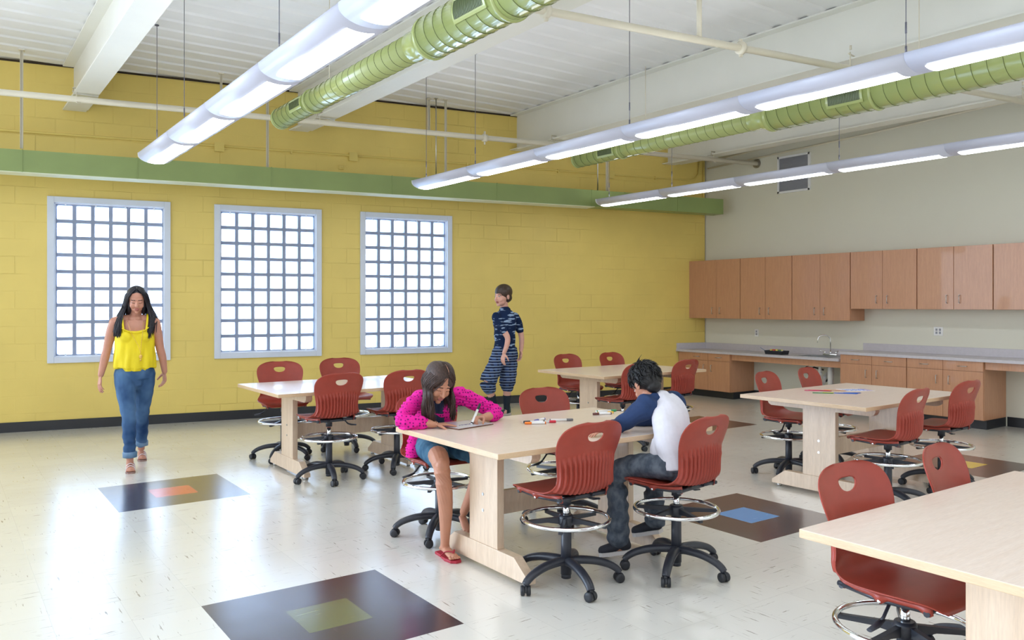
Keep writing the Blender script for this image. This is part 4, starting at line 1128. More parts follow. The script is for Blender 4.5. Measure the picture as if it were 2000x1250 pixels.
for leg, tip in ((legA, (-.035, -.33, .022)), (legB, (.062, .235, .022))):
    hx, hy = leg[4][0], leg[4][1]
    mb = MB().prism([(hx - .03, hy + .06), (hx + .03, hy + .06), (tip[0] + .04, tip[1] + .05), (tip[0] + .038, tip[1] + .0), (tip[0] + .015, tip[1] - .02), (tip[0] - .02, tip[1] - .02), (tip[0] - .040, tip[1] + .01), (tip[0] - .04, tip[1] + .05)], .0, .014)
    sd = X(mb.build('sandal', M['sole'], W), WM)
    mb = MB()
    for yy, zz, ww in ((tip[1] + .045, .056, .038), (tip[1] + .085, .070, .036), (hy + .0, .085, .037)):
        mb.tube(catmull([(tip[0] - ww, yy, .012), (tip[0] - ww * .8, yy, zz * .75), (tip[0], yy, zz + .004), (tip[0] + ww * .8, yy, zz * .75), (tip[0] + ww, yy, .012)], 4), .010, n=6, flat=.4, up=(0, 0, 1))
    X(mb.build('sandal_straps', M['sandal'], sd), WM)
# hair
mb = MB(); ellm(mb, HW, (0, .026, .036), (.086, .098, .092))
ellm(mb, HW, (.060, .03, -.05), (.034, .062, .10)); ellm(mb, HW, (-.062, .03, -.05), (.036, .062, .10)); ellm(mb, HW, (0, .07, -.06), (.07, .05, .12))
Hc = lambda p: HW @ Vector(p)
hairW = bake(mb, 'hair', HAIR_BLACK, .006, 3, W); X(hairW, WM)
gL = [[Hc((-.01, -.05, .115)), Hc((-.062, -.062, .05)), Hc((-.082, -.03, -.04)), (-.100, -.05, 1.37), (-.115, -.10, 1.27), (-.125, -.125, 1.17)],
      [Hc((-.01, -.02, .122)), Hc((-.080, -.02, .05)), Hc((-.100, .0, -.05)), (-.132, -.02, 1.36), (-.160, -.07, 1.26), (-.165, -.095, 1.18)],
      [Hc((-.01, .03, .122)), Hc((-.085, .03, .05)), Hc((-.108, .04, -.06)), (-.150, .03, 1.35), (-.150, .03, 1.28), (-.15, .05, 1.2)],
      [Hc((0, .07, .11)), Hc((-.05, .11, .03)), Hc((-.06, .12, -.06)), (-.07, .12, 1.34), (-.07, .12, 1.28), (-.07, .12, 1.2)]]
gR = [[tuple(Vector(p) * 1) for p in g] for g in gL]
def mir(p, k):  # mirrored guide about the head axis
    p = Vector(p); return Vector((.028 - p.x, p.y, p.z))
gR = [[mir(p, 0) for p in g] for g in gL]
for g in gR[:2]: g[-1] = Vector((.112, -.12, 1.165)); g[-2] = Vector((.125, -.10, 1.27))
o = X(strands(gL, 170, .0055, .006, 3, wave=.008).build('hair_locks', HAIR_BLACK, W), WM)
o = X(strands(gR, 150, .0055, .006, 4, wave=.008).build('hair_locks', HAIR_BLACK, W), WM)
U(W)

# --- girl seated and writing
G = tag(empty('person', (2.56, 4.42, 0)), 'girl with long brown hair in a pink dotted cardigan, drawing at the table', 'person')
HG = head_matrix((2.425, 4.125, 1.015), (-.10, -.86, -.56), (.06, -.56, .85), .96)
Hg = lambda p: HG @ Vector(p)
mb = MB(); add_head(mb, HG)
chain(mb, [(2.50, 4.30, .90, .05), (2.475, 4.24, .94, .040), (2.455, 4.19, .965, .040)])
chain(mb, [(2.565, 4.43, .585, .115), (2.560, 4.43, .66, .105), (2.545, 4.40, .74, .10), (2.525, 4.355, .83, .115), (2.51, 4.32, .89, .10)], flat=.68, up=(0, 1, .3), n=24)
armR = [(2.385, 4.29, .905), (2.30, 4.25, .86), (2.205, 4.17, .795), (2.30, 4.115, .787), (2.375, 4.085, .775)]
armL = [(2.655, 4.28, .91), (2.76, 4.24, .86), (2.855, 4.16, .800), (2.775, 4.105, .789), (2.70, 4.075, .787)]
chain(mb, [(*a, r) for a, r in zip(armR, (.040, .036, .031, .029, .020))]); chain(mb, [(*a, r) for a, r in zip(armL, (.040, .036, .031, .029, .020))])
add_hand(mb, (2.378, 4.082, .774), (1, -.45, -.02), (0, 0, -1), .72, (.12, .14, .16, .2), -1, spread=.22, bend2=.5)
add_hand(mb, (2.697, 4.074, .790), (-1, -.32, .10), (-.25, -.2, -1), .74, (.95, 1.05, 1.15, 1.25), 1, thumb=(.55, .5), spread=.16, bend2=.75)
gLegA = [(2.49, 4.40, .585), (2.42, 4.16, .588), (2.355, 3.985, .560), (2.385, 3.985, .33), (2.415, 4.04, .10)]
gLegB = [(2.63, 4.40, .585), (2.65, 4.16, .588), (2.655, 4.0, .560), (2.645, 4.07, .38), (2.64, 4.19, .20)]
chain(mb, [(*a, r) for a, r in zip(gLegA, (.072, .064, .052, .044, .027))] + [(2.42, 4.05, .06, .030)])
chain(mb, [(*a, r) for a, r in zip(gLegB, (.072, .064, .052, .043, .027))])
mb.ell((2.352, 3.965, .555), (.043, .040, .048)); mb.ell((2.655, 3.98, .555), (.043, .040, .048))
# bare feet in flip-flops
chain(mb, [(2.425, 4.085, .045, .025), (2.420, 4.03, .046, .028), (2.414, 3.97, .034, .030), (2.410, 3.935, .030, .029)], flat=.6)
for k in range(5): mb.ell((2.383 + .0135 * k, 3.918 + .004 * abs(k - 3), .026), (.0075, .014, .0085))
chain(mb, [(2.64, 4.21, .17, .025), (2.635, 4.18, .14, .026), (2.62, 4.12, .10, .026)], flat=.6)
for k in range(5): mb.ell((2.595 + .012 * k, 4.10, .085), (.007, .010, .012))
bodyG = bake(mb, 'body', [SK2, LIPS, LASH, EYEW], .0031, 3, G, face_paint(HG))
# cardigan, worn open over a dark top
def pink_mat():
    m = new_mat('pink_dotted_knit', rgb(226, 36, 150), .8, spec=.2); v = coords(m, (1, 1, 1))
    vo = N(m, 'ShaderNodeTexVoronoi'); vo.inputs['Scale'].default_value = 52; vo.inputs['Randomness'].default_value = .35; L(m, v, vo.inputs['Vector'])
    r = N(m, 'ShaderNodeMapRange'); r.inputs[1].default_value = .26; r.inputs[2].default_value = .34; L(m, vo.outputs['Distance'], r.inputs[0])
    x = N(m, 'ShaderNodeMix'); x.data_type = 'RGBA'; x.inputs[6].default_value = rgb(112, 18, 92); x.inputs[7].default_value = rgb(228, 34, 152)
    L(m, r.outputs[0], x.inputs[0]); L(m, x.outputs[2], bsdf(m).inputs['Base Color']); add_bump(m, r.outputs[0], .2, .001); return m
M['pink'] = pink_mat()
mb = MB()
chain(mb, [(2.545, 4.46, .56, .150), (2.548, 4.455, .66, .135), (2.545, 4.425, .75, .140), (2.540, 4.375, .84, .158), (2.525, 4.335, .90, .135), (2.495, 4.30, .935, .075)], flat=.70, up=(0, 1, .3), n=28)
for a in (armR, armL):
    chain(mb, [(*a[0], .055), (*a[1], .051), (*a[2], .045), (*Vector(a[2]).lerp(Vector(a[3]), .8), .041)] if a is armL else [(*a[0], .055), (*a[1], .051), (*a[2], .045), (*a[3], .042)])
# hem hanging over the seat side
chain(mb, [(2.445, 4.43, .66, .05), (2.425, 4.43, .56, .055), (2.425, 4.44, .545, .05)])
def wr(co, nn):
    k = .0035 * sin(co.x * 70 + 18 * sin(co.z * 22)) + .002 * sin(co.z * 120 + co.x * 40)
    co = co + nn * k
    if co.z < .527: co.z = .527
    return co
card = bake(mb, 'cardigan', M['pink'], .0045, 3, G, post=wr)
# the open front shows the dark tee
M['navy_tee'] = tint_mat('dark_blue_tee', rgb(34, 48, 78), .8, .06, 20)
mb = MB(); chain(mb, [(2.535, 4.345, .70, .052), (2.515, 4.295, .82, .052), (2.49, 4.255, .895, .045)], flat=.6, up=(0, 1, .3))
bake(mb, 'tee_shirt', M['navy_tee'], .004, 3, G)
# denim shorts
M['shorts_g'] = denim_mat('teal_denim', rgb(46, 84, 112), rgb(84, 124, 148), 9)
mb = MB(); chain(mb, [(2.56, 4.43, .585, .120), (2.56, 4.43, .64, .112)], flat=.8, up=(0, 1, 0), n=24)
for s, leg in ((-1, gLegA), (1, gLegB)):
    a = Vector(leg[1]).lerp(Vector(leg[2]), .35)
    chain(mb, [(leg[0][0], leg[0][1], .592, .078), (*leg[1], .074), (*a, .069)])
def wr2(co, nn):
    co = co + nn * .003 * sin(co.y * 80 + co.x * 50)
    if co.z < .5165 : co.z = .5165
    return co
bake(mb, 'shorts', M['shorts_g'], .0045, 3, G, post=wr2)
M['flipflop'] = tint_mat('red_flip_flop', rgb(170, 36, 56), .5, .04)
mb = MB().prism([(2.398, 4.13), (2.448, 4.13), (2.456, 4.03), (2.456, 3.94), (2.440, 3.900), (2.405, 3.895), (2.380, 3.92), (2.374, 3.98), (2.392, 4.06)], 0, .016)
ff = mb.build('flip_flop', M['flipflop'], G, bevel=.003)
MB().tube(catmull([(2.378, 4.03, .014), (2.388, 3.99, .050), (2.412, 3.945, .052), (2.408, 3.925, .02)], 5), .006, n=6, flat=.5).tube(catmull([(2.455, 4.03, .014), (2.446, 3.99, .050), (2.416, 3.945, .052)], 5), .006, n=6, flat=.5).build('thong_strap', M['flipflop'], ff)
mb = MB(); mb.box((0, 0, 0), (.082, .205, .014), bevel=.005); o = mb.build('flip_flop', M['flipflop'], G); o.location = (2.625, 4.15, .098); o.rotation_euler = (radians(-42), 0, radians(12))
# long hair: cap with a parting plus falling locks
mb = MB(); ellm(mb, HG, (.030, .018, .036), (.058, .098, .088)); ellm(mb, HG, (-.030, .018, .036), (.058, .098, .088)); ellm(mb, HG, (0, .035, .030), (.084, .090, .088)); ellm(mb, HG, (0, .05, -.03), (.074, .064, .08))
hg = bake(mb, 'hair', HAIR_BROWN, .004, 1, G)
M['part'] = SK2
gl = [[Hg((.004, -.070, .098)), Hg((-.045, -.078, .060)), Hg((-.070, -.060, -.01)), (2.352, 4.075, .92), (2.362, 4.075, .83), (2.372, 4.078, .768)],
      [Hg((.002, -.04, .120)), Hg((-.066, -.050, .07)), Hg((-.084, -.02, -.02)), (2.335, 4.10, .93), (2.340, 4.10, .84), (2.350, 4.10, .768)],
      [Hg((.0, .0, .128)), Hg((-.080, .0, .07)), Hg((-.092, .01, -.02)), (2.335, 4.14, .94), (2.325, 4.14, .85), (2.332, 4.13, .768)],
      [Hg((.0, .05, .118)), Hg((-.075, .06, .05)), Hg((-.085, .06, -.03)), (2.37, 4.20, .95), (2.35, 4.19, .87), (2.345, 4.16, .78)]]
gr = [[Hg((.004, -.070, .098)), Hg((.050, -.076, .060)), Hg((.072, -.050, -.01)), (2.478, 4.06, .92), (2.475, 4.065, .84), (2.472, 4.07, .785)],
      [Hg((.006, -.04, .120)), Hg((.068, -.045, .07)), Hg((.086, -.01, -.02)), (2.505, 4.09, .93), (2.505, 4.085, .85), (2.500, 4.085, .785)],
      [Hg((.006, .0, .128)), Hg((.080, .01, .07)), Hg((.092, .02, -.02)), (2.520, 4.13, .94), (2.525, 4.12, .87), (2.520, 4.11, .80)],
      [Hg((.006, .05, .118)), Hg((.075, .06, .05)), Hg((.085, .06, -.03)), (2.50, 4.22, .96), (2.53, 4.24, .90), (2.53, 4.24, .84)]]
strands(gl, 260, .0035, .0038, 11, wave=.004).build('hair_locks', HAIR_BROWN, G)
strands(gr, 240, .0035, .0038, 12, wave=.004).build('hair_locks', HAIR_BROWN, G)
MB().tube([Hg((.004, -.066, .104)), Hg((.003, -.045, .1205)), Hg((.001, -.02, .1285)), Hg((.0, .01, .129))], [.001, .0018, .0018, .001], n=6, flat=.6).build('parting', SK2, G)
# wisps over the forehead
strands([[Hg((.004, -.07, .102)), Hg((-.030, -.096, .055)), Hg((-.052, -.084, .0)), Hg((-.062, -.070, -.05))], [Hg((.006, -.07, .102)), Hg((-.038, -.092, .055)), Hg((-.060, -.074, .0)), Hg((-.070, -.055, -.05))]], 9, .0012, .002, 13).build('fringe_wisps', HAIR_BROWN, G)
U(G)

# --- boy seated with his back to the camera
Bo = tag(empty('person', (3.33, 3.06, 0)), 'black-haired boy in white shirt with navy sleeves, seated with his back to us', 'person')
HB = head_matrix((3.285, 3.275, 1.028), (.16, .78, -.62), (-.03, .60, .80), .95)
Hb = lambda p: HB @ Vector(p)
mb = MB(); add_head(mb, HB, False)
chain(mb, [(3.335, 3.20, .90, .055), (3.30, 3.215, .94, .042), (3.275, 3.24, .965, .042)])
chain(mb, [(3.315, 3.03, .60, .115), (3.305, 3.05, .68, .10), (3.305, 3.10, .77, .095), (3.325, 3.15, .87, .085), (3.33, 3.18, .91, .065)], flat=.70, up=(0, 1, -.3), n=22)
bArmL = [(3.235, 3.225, .900), (3.205, 3.285, .85), (3.165, 3.355, .793), (3.10, 3.345, .786), (3.02, 3.330, .778)]
bArmR = [(3.435, 3.20, .905), (3.49, 3.30, .85), (3.50, 3.40, .795), (3.42, 3.46, .787), (3.33, 3.52, .778)]
for a in (bArmL, bArmR): chain(mb, [(*q, r) for q, r in zip(a, (.042, .037, .032, .029, .021))])
add_hand(mb, (3.017, 3.329, .777), (-1, -.1, 0), (0, 0, -1), .74, (.25, .3, .35, .4), 1, spread=.2, bend2=.6)
add_hand(mb, (3.327, 3.523, .777), (-1, .55, 0), (0, 0, -1), .74, (.5, .55, .6, .65), -1, spread=.18, bend2=.7)
bLegA = [(3.245, 3.06, .590), (3.20, 3.22, .575), (3.165, 3.375, .515), (3.175, 3.385, .33), (3.195, 3.405, .12)]
bLegB = [(3.385, 3.06, .590), (3.42, 3.22, .575), (3.455, 3.355, .520), (3.455, 3.375, .36), (3.450, 3.36, .20)]
for l in (bLegA, bLegB): chain(mb, [(*q, r) for q, r in zip(l, (.066, .058, .046, .040, .028))])
chain(mb, [(3.205, 3.395, .08, .024), (3.20, 3.42, .06, .018)]); chain(mb, [(3.450, 3.36, .17, .024), (3.440, 3.39, .145, .018)])
bake(mb, 'body', [SK2, LIPS, LASH, EYEW], .0035, 3, Bo, face_paint(HB, closed=False))
M['shirt_w'] = tint_mat('white_heather_jersey', rgb(216, 214, 222), .85, .03, 30, bump=.1, bscale=300)
M['navy'] = tint_mat('navy_jersey', rgb(28, 52, 92), .85, .06, 30, bump=.1, bscale=300)
mb = MB()
chain(mb, [(3.312, 3.030, .595, .130), (3.305, 3.045, .66, .124), (3.308, 3.085, .75, .122), (3.334, 3.130, .85, .114), (3.336, 3.165, .905, .102), (3.328, 3.19, .942, .074)], flat=.76, up=(0, 1, -.3), n=28)
chain(mb, [(3.26, 3.12, .72, .06), (3.25, 3.13, .66, .055)])
def wr3(co, nn):
    k = .004 * sin(co.z * 55 + 10 * co.x) * max(0, (.80 - co.z) / .2) + .003 * sin(co.x * 60 + 25 * co.z)
    co = co + nn * k
    if co.z < .585: co.z = .585
    return co
sh = bake(mb, 'shirt', M['shirt_w'], .0045, 4, Bo, post=wr3)
for a, nk in ((bArmL, (3.285, 3.205, .935)), (bArmR, (3.375, 3.19, .935))):
    mb = MB(); e = Vector(a[3]).lerp(Vector(a[4]), .3)
    chain(mb, [(*nk, .050), (*Vector(nk).lerp(Vector(a[0]), .55), .072), (*a[0], .070), (*a[1], .054), (*a[2], .047), (*a[3], .040), (*e, .036)])
    bake(mb, 'sleeve', M['navy'], .0045, 3, Bo, post=lambda co, nn: co + nn * .0025 * sin(co.x * 90 + co.z * 60))
# dark raglan and side seam
M['seam'] = tint_mat('dark_seam', rgb(46, 46, 56), .8, .05)
MB().tube(catmull([(3.228, 3.105, .855), (3.213, 3.085, .80), (3.213, 3.055, .73), (3.205, 3.03, .67), (3.20, 3.01, .60)], 5), .0035, n=6).build('side_seam', M['seam'], Bo)
M['jeans_b'] = denim_mat('grey_denim', rgb(68, 76, 88), rgb(100, 108, 118), 26)
mb = MB(); chain(mb, [(3.315, 3.035, .575, .125), (3.315, 3.035, .63, .118)], flat=.82, up=(0, 1, 0), n=24)
for l in (bLegA, bLegB):
    e = Vector(l[3]).lerp(Vector(l[4]), .93)
    chain(mb, [(l[0][0], l[0][1], .592, .076), (*l[1], .069), (*l[2], .063), (*l[3], .061), (*e, .064)])
def wr4(co, nn):
    co = co + nn * (.0035 * sin(co.z * 85 + co.x * 25) * (1 if co.z < .45 else .5) + .002 * sin(co.y * 90))
    if co.y < 3.25 and co.z < .5165: co.z = .5165
    return co
bake(mb, 'jeans', M['jeans_b'], .0045, 2, Bo, post=wr4)
M['shoe'] = tint_mat('black_canvas_shoe', rgb(36, 38, 48), .75, .08, 30); M['shoe_sole'] = tint_mat('pale_rubber_sole', rgb(206, 200, 196), .6, .04); 
def sneaker(parent, heel, toe, mat, solem, w=.040, cut=True):
    h, t = Vector(heel), Vector(toe); d = (t - h).normalized(); side = d.cross(Vector((0, 0, 1))).normalized(); upv = side.cross(d)
    P = lambda a, b, c: tuple(h + (t - h) * a + side * b + upv * c)
    mb = MB(); chain(mb, [(*P(.05, 0, .045), .034), (*P(.35, 0, .048), .038), (*P(.65, 0, .036), .040), (*P(.92, 0, .030), .034)], flat=.8, up=upv)
    chain(mb, [(*P(.10, 0, .05), .034), (*P(.14, 0, .105), .036)])
    s = bake(mb, 'shoe', mat, .004, 2, parent)
    out = [(-.02, .024), (.0, .034), (.35, .033), (.62, .042), (.85, .040), (1.0, .026), (1.06, .008)]
    L_ = (t - h).length; poly = [(a * L_, b) for a, b in out] + [(a * L_, -b) for a, b in out[::-1]]
    mb = MB().prism(poly, .0, .022)
    R = Matrix((d, side, upv)).transposed().to_4x4(); bmesh.ops.transform(mb.bm, matrix=Matrix.Translation(h) @ R, verts=mb.bm.verts)
    mb.build('shoe_sole', solem, s); return s
sneaker(Bo, (3.235, 3.350, .050), (3.165, 3.515, .004), M['shoe'], M['shoe_sole'])
sneaker(Bo, (3.465, 3.325, .135), (3.400, 3.480, .090), M['shoe'], M['shoe_sole'])
# cropped black hair
mb = MB(); ellm(mb, HB, (0, .022, .036), (.088, .102, .092)); ellm(mb, HB, (0, .045, -.005), (.076, .062, .066)); ellm(mb, HB, (0, .05, -.055), (.050, .040, .040))
rnd = random.Random(5)
hb = bake(mb, 'hair', HAIR_DARK, .0045, 2, Bo)
mb = MB()
for k in range(420):
    th, ph = rnd.uniform(0, 2 * pi), rnd.uniform(0, 1)
    z = 1 - 1.45 * ph; r = sqrt(max(0, 1 - z * z)); v = Vector((r * cos(th), r * sin(th), z))
    if v.y < -.55 and v.z < .3: continue
    if abs(v.x) > .75 and v.z < -.2 and v.y < .2: continue
    a = Vector((v.x * .086, .022 + v.y * .100, .034 + v.z * .09)); t_ = Vector((rnd.gauss(0, .4), rnd.gauss(.0, .4) - .1, -.7 - v.z * .2 + rnd.gauss(0, .2))); t_ = (t_ - v * t_.dot(v)).normalized()
    b = a + t_ * .026 + v * .006; c = a + t_ * .045 + v * .006
    mb.tube([Hb(a), Hb(b), Hb(c)], [.0045, .0038, .0014], n=4, flat=.5)
for k in range(6): mb.tube([Hb((.01 + .004 * k, .05, .12)), Hb((-.0 + .002 * k, .06, .136)), Hb((-.012, .055 + .006 * k, .15))], [.002, .0015, .0008], n=4)
mb.build('hair_tufts', HAIR_DARK, Bo)
U(Bo)

# --- boy walking along the yellow wall
sB = (6.09, 8.71); sl = hypot(*sB); ex = (sB[1] / sl, -sB[0] / sl); ey = (sB[0] / sl, sB[1] / sl)
SM = Matrix(((ex[0], ey[0], 0, sB[0]), (ex[1], ey[1], 0, sB[1]), (0, 0, 1, 0), (0, 0, 0, 1)))
S = tag(empty('person', (sB[0], sB[1], 0)), 'boy in a dark blue t-shirt and plaid shorts walking along the yellow wall', 'person')
HS = head_matrix((.0, -.01, 1.585), (-.72, -.70, -.06), (0, 0, 1), 1.2)
mb = MB(); add_head(mb, HS, False)
chain(mb, [(.03, .02, 1.36, .065), (.025, .02, 1.42, .055), (.015, .01, 1.50, .055)])
chain(mb, [(.03, .0, .86, .13), (.03, .0, .95, .13), (.03, .0, 1.10, .135), (.03, .0, 1.24, .150), (.03, .01, 1.34, .125), (.03, .02, 1.38, .08)], flat=.72, up=(.75, .66, 0), n=24)
sArmN = [(-.085, -.10, 1.31), (-.03, -.17, 1.19), (.06, -.20, 1.06), (.06, -.23, .96), (.02, -.29, .85)]
sArmF = [(.165, .10, 1.31), (.215, .13, 1.20), (.250, .13, 1.06), (.255, .08, .96), (.245, .02, .86)]
for a in (sArmN, sArmF): chain(mb, [(*q, r) for q, r in zip(a, (.052, .046, .038, .034, .026))])
add_hand(mb, (.018, -.293, .844), (-.2, -.25, -1), (.5, .6, 0), .98, (.4, .45, .5, .55), 1)
add_hand(mb, (.243, .018, .853), (-.05, -.3, -1), (-.8, -.5, 0), .98, (.4, .45, .5, .55), -1)
sLegA = [(.10, .04, .84), (.09, .03, .64), (.065, .01, .46), (.06, .02, .28), (.055, .05, .09)]
sLegB = [(-.03, -.04, .84), (-.11, -.10, .64), (-.19, -.17, .47), (-.15, -.10, .29), (-.10, -.01, .13)]
for l in (sLegA, sLegB): chain(mb, [(*q, r) for q, r in zip(l, (.085, .07, .055, .052, .036))])
chain(mb, [(.055, .05, .06, .03), (.01, .0, .04, .03)]); chain(mb, [(-.10, -.01, .10, .03), (-.14, -.05, .07, .03)])
X(bake(mb, 'body', [SK3, LIPS, LASH, EYEW], .0045, 3, S, face_paint(HS, closed=False)), SM)
def tee_mat():
    m = new_mat('navy_graphic_tee', rgb(22, 40, 74), .85, spec=.2); v = coords(m, (1, 1, 1)); sp = N(m, 'ShaderNodeSeparateXYZ'); L(m, v, sp.inputs[0])
    w = N(m, 'ShaderNodeTexNoise'); w.inputs['Scale'].default_value = 5; w.inputs['Detail'].default_value = 2
    mp = N(m, 'ShaderNodeMapping'); mp.inputs['Scale'].default_value = (1.2, 1.2, 6); L(m, v, mp.inputs['Vector']); L(m, mp.outputs[0], w.inputs['Vector'])
    r = N(m, 'ShaderNodeMapRange'); r.inputs[1].default_value = .56; r.inputs[2].default_value = .60; L(m, w.outputs['Fac'], r.inputs[0])
    x = N(m, 'ShaderNodeMix'); x.data_type = 'RGBA'; x.inputs[6].default_value = rgb(22, 40, 74); x.inputs[7].default_value = rgb(150, 172, 200)
    L(m, r.outputs[0], x.inputs[0]); L(m, x.outputs[2], bsdf(m).inputs['Base Color']); return m
M['tee'] = tee_mat()
mb = MB(); chain(mb, [(.03, .0, .84, .168), (.03, .0, .95, .160), (.03, .0, 1.10, .162), (.03, .0, 1.24, .178), (.03, .01, 1.33, .156), (.03, .02, 1.38, .112)], flat=.76, up=(.75, .66, 0), n=28)
for a in (sArmN, sArmF): chain(mb, [(*a[0], .061), (*a[1], .057), (*Vector(a[1]).lerp(Vector(a[2]), .45), .056)])
X(bake(mb, 't_shirt', M['tee'], .006, 3, S, post=lambda co, nn: (lambda c: Vector((c.x, c.y, max(c.z, .80))))(co + nn * .004 * sin(co.z * 40 + 30 * co.x))), SM)
def plaid_mat():
    m = new_mat('plaid_cotton', rgb(72, 96, 138), .85, spec=.2); v = coords(m); cols = []
    def wave(axis, sc, off):
        t = N(m, 'ShaderNodeTexWave'); t.bands_direction = axis; t.inputs['Scale'].default_value = sc; t.inputs['Phase Offset'].default_value = off; L(m, v, t.inputs['Vector'])
        r = N(m, 'ShaderNodeMapRange'); r.inputs[1].default_value = .55; r.inputs[2].default_value = .75; L(m, t.outputs['Fac'], r.inputs[0]); return r.outputs[0]
    a, b, c = wave('Z', 4.5, 0), wave('X', 5, 0), wave('Z', 9, 2)
    x1 = N(m, 'ShaderNodeMix'); x1.data_type = 'RGBA'; x1.inputs[6].default_value = rgb(48, 70, 116); x1.inputs[7].default_value = rgb(22, 28, 48); L(m, a, x1.inputs[0])
    x2 = N(m, 'ShaderNodeMix'); x2.data_type = 'RGBA'; x2.inputs[7].default_value = rgb(26, 34, 60); L(m, b, x2.inputs[0]); L(m, x1.outputs[2], x2.inputs[6])
    x3 = N(m, 'ShaderNodeMix'); x3.data_type = 'RGBA'; x3.inputs[7].default_value = rgb(158, 178, 208); sc = N(m, 'ShaderNodeMath'); sc.operation = 'MULTIPLY'; sc.inputs[1].default_value = .6; L(m, c, sc.inputs[0]); L(m, sc.outputs[0], x3.inputs[0]); L(m, x2.outputs[2], x3.inputs[6])
    L(m, x3.outputs[2], bsdf(m).inputs['Base Color']); return m
M['plaid'] = plaid_mat()
mb = MB(); chain(mb, [(.03, .0, .76, .158), (.03, .0, .84, .158), (.03, .0, .88, .14)], flat=.78, up=(.75, .66, 0), n=24)
for l, f in ((sLegA, .35), (sLegB, .45)):
    chain(mb, [(*l[0], .108), (*Vector(l[0]).lerp(Vector(l[1]), .5), .106), (*l[1], .106), (*l[2], .112), (*Vector(l[2]).lerp(Vector(l[3]), f), .094)])
X(bake(mb, 'shorts', M['plaid'], .006, 2, S, post=lambda co, nn: co + nn * .004 * sin(co.z * 50 + 30 * co.x)), SM)
M['sock'] = tint_mat('dark_sock', rgb(28, 42, 54), .85, .06, 40)
for l in (sLegA, sLegB):
    mb = MB(); chain(mb, [(*Vector(l[3]).lerp(Vector(l[4]), .12), .057), (*Vector(l[3]).lerp(Vector(l[4]), .6), .046), (*l[4], .041), (l[4][0], l[4][1], l[4][2] - .04, .038)]); X(bake(mb, 'sock', M['sock'], .005, 2, S), SM)
M['shoe_g'] = tint_mat('dark_green_shoe', rgb(46, 84, 84), .7, .2, 30)
s1 = sneaker(S, (.095, .09, .004), (-.08, -.06, .004), M['shoe_g'], M['shoe_sole']); s2 = sneaker(S, (-.075, .045, .065), (-.19, -.12, .03), M['shoe_g'], M['shoe_sole'])
for s in (s1, s2):
    X(s, SM)
    for c in [x for x in bpy.data.objects if x.parent == s]: X(c, SM)
mb = MB(); ellm(mb, HS, (0, .022, .044), (.090, .106, .090)); ellm(mb, HS, (0, .05, -.02), (.078, .064, .06))
X(bake(mb, 'hair', hair_mat('dark_brown_hair', rgb(46, 34, 28), rgb(74, 56, 44)), .005, 2, S), SM)
U(S)

# ---------------------------------------------------------------- things on the tables and the counter
def at_rot(o, loc, rz): o.location = loc; o.rotation_euler = (0, 0, rz); return o
BARREL = tint_mat('marker_barrel', rgb(236, 234, 232), .35, .01)
def marker(x, y, z, rz, capc, label, grp=None, length=.135, r=.0078, cap_len=.042, tip=None, lift=None):
    m = empty('marker', (x, y, z + r)); tag(m, label, 'marker', grp)
    cm = tint_mat('marker_' + label.split()[0] + '_plastic', capc, .4, .03)
    h = length / 2
    MB().lathe([(.003, -h), (r * .92, -h + .001), (r, -h + .006), (r, h - cap_len)], n=16, axis='X').build('barrel', BARREL, m)
    MB().lathe([(r * 1.03, h - cap_len), (r * 1.06, h - cap_len + .003), (r * 1.0, h - .004), (r * .8, h)], n=16, axis='X').build('cap', cm, m)
    MB().lathe([(r * 1.01, -h + .012), (r * 1.015, -h + .013), (r * 1.015, -h + .018), (r * 1.01, -h + .019)], n=16, axis='X').lathe([(r * 1.01, h - cap_len - .05), (r * 1.02, h - cap_len - .049), (r * 1.02, h - cap_len - .012), (r * 1.01, h - cap_len - .011)], n=16, axis='X').build('color_band', cm, m) if False else None
    MB().lathe([(r * 1.01, -h + .004), (r * 1.02, -h + .005), (r * 1.02, -h + .011), (r * 1.01, -h + .012)], n=16, axis='X').build('end_plug', cm, m)
    m.rotation_euler = lift if lift else (0, 0, rz)
    return m
TZ = 0.75
marker(2.955, 3.875, TZ, radians(180 - 28), rgb(240, 130, 40), 'orange capped marker lying in front of the cluster beside the white board', 'markers on the front table')
marker(2.975, 3.915, TZ, radians(180 - 30), rgb(40, 40, 46), 'black capped marker lying just behind the orange one', 'markers on the front table')
marker(3.035, 3.885, TZ, radians(-30), rgb(214, 50, 70), 'red capped marker pointing right beside the orange one', 'markers on the front table')
marker(3.055, 3.965, TZ, radians(200), rgb(96, 92, 170), 'purple capped marker seen end-on behind the orange one', 'markers on the front table', length=.12)
marker(3.160, 3.885, TZ, radians(-27), rgb(112, 112, 116), 'grey capped marker lying alone in the middle of the front table', 'markers on the front table', length=.155)
marker(3.565, 3.950, TZ, radians(180 - 20), rgb(110, 66, 60), 'brown capped marker lying nearest in the group beside the boy', 'markers on the front table')
marker(3.610, 3.975, TZ, radians(-20), rgb(244, 190, 50), 'yellow capped marker lying end to end with the brown one', 'markers on the front table', length=.12)
marker(3.675, 4.035, TZ, radians(-15), rgb(34, 140, 84), 'green capped marker lying behind the brown and yellow ones', 'markers on the front table', length=.155)
# red marker line drawn / thin red pencil seen through the chair handle
o = tag(empty('pencil', (3.13, 3.56, TZ + .0035), radians(-72)), 'thin red pencil on the front table, seen through the chair back handle', 'pencil')
MB().lathe([(.0005, -.09), (.0034, -.078), (.0034, .088), (.003, .09)], n=6, axis='X').build('pencil_shaft', tint_mat('red_pencil_paint', rgb(206, 60, 58), .4, .03), o)
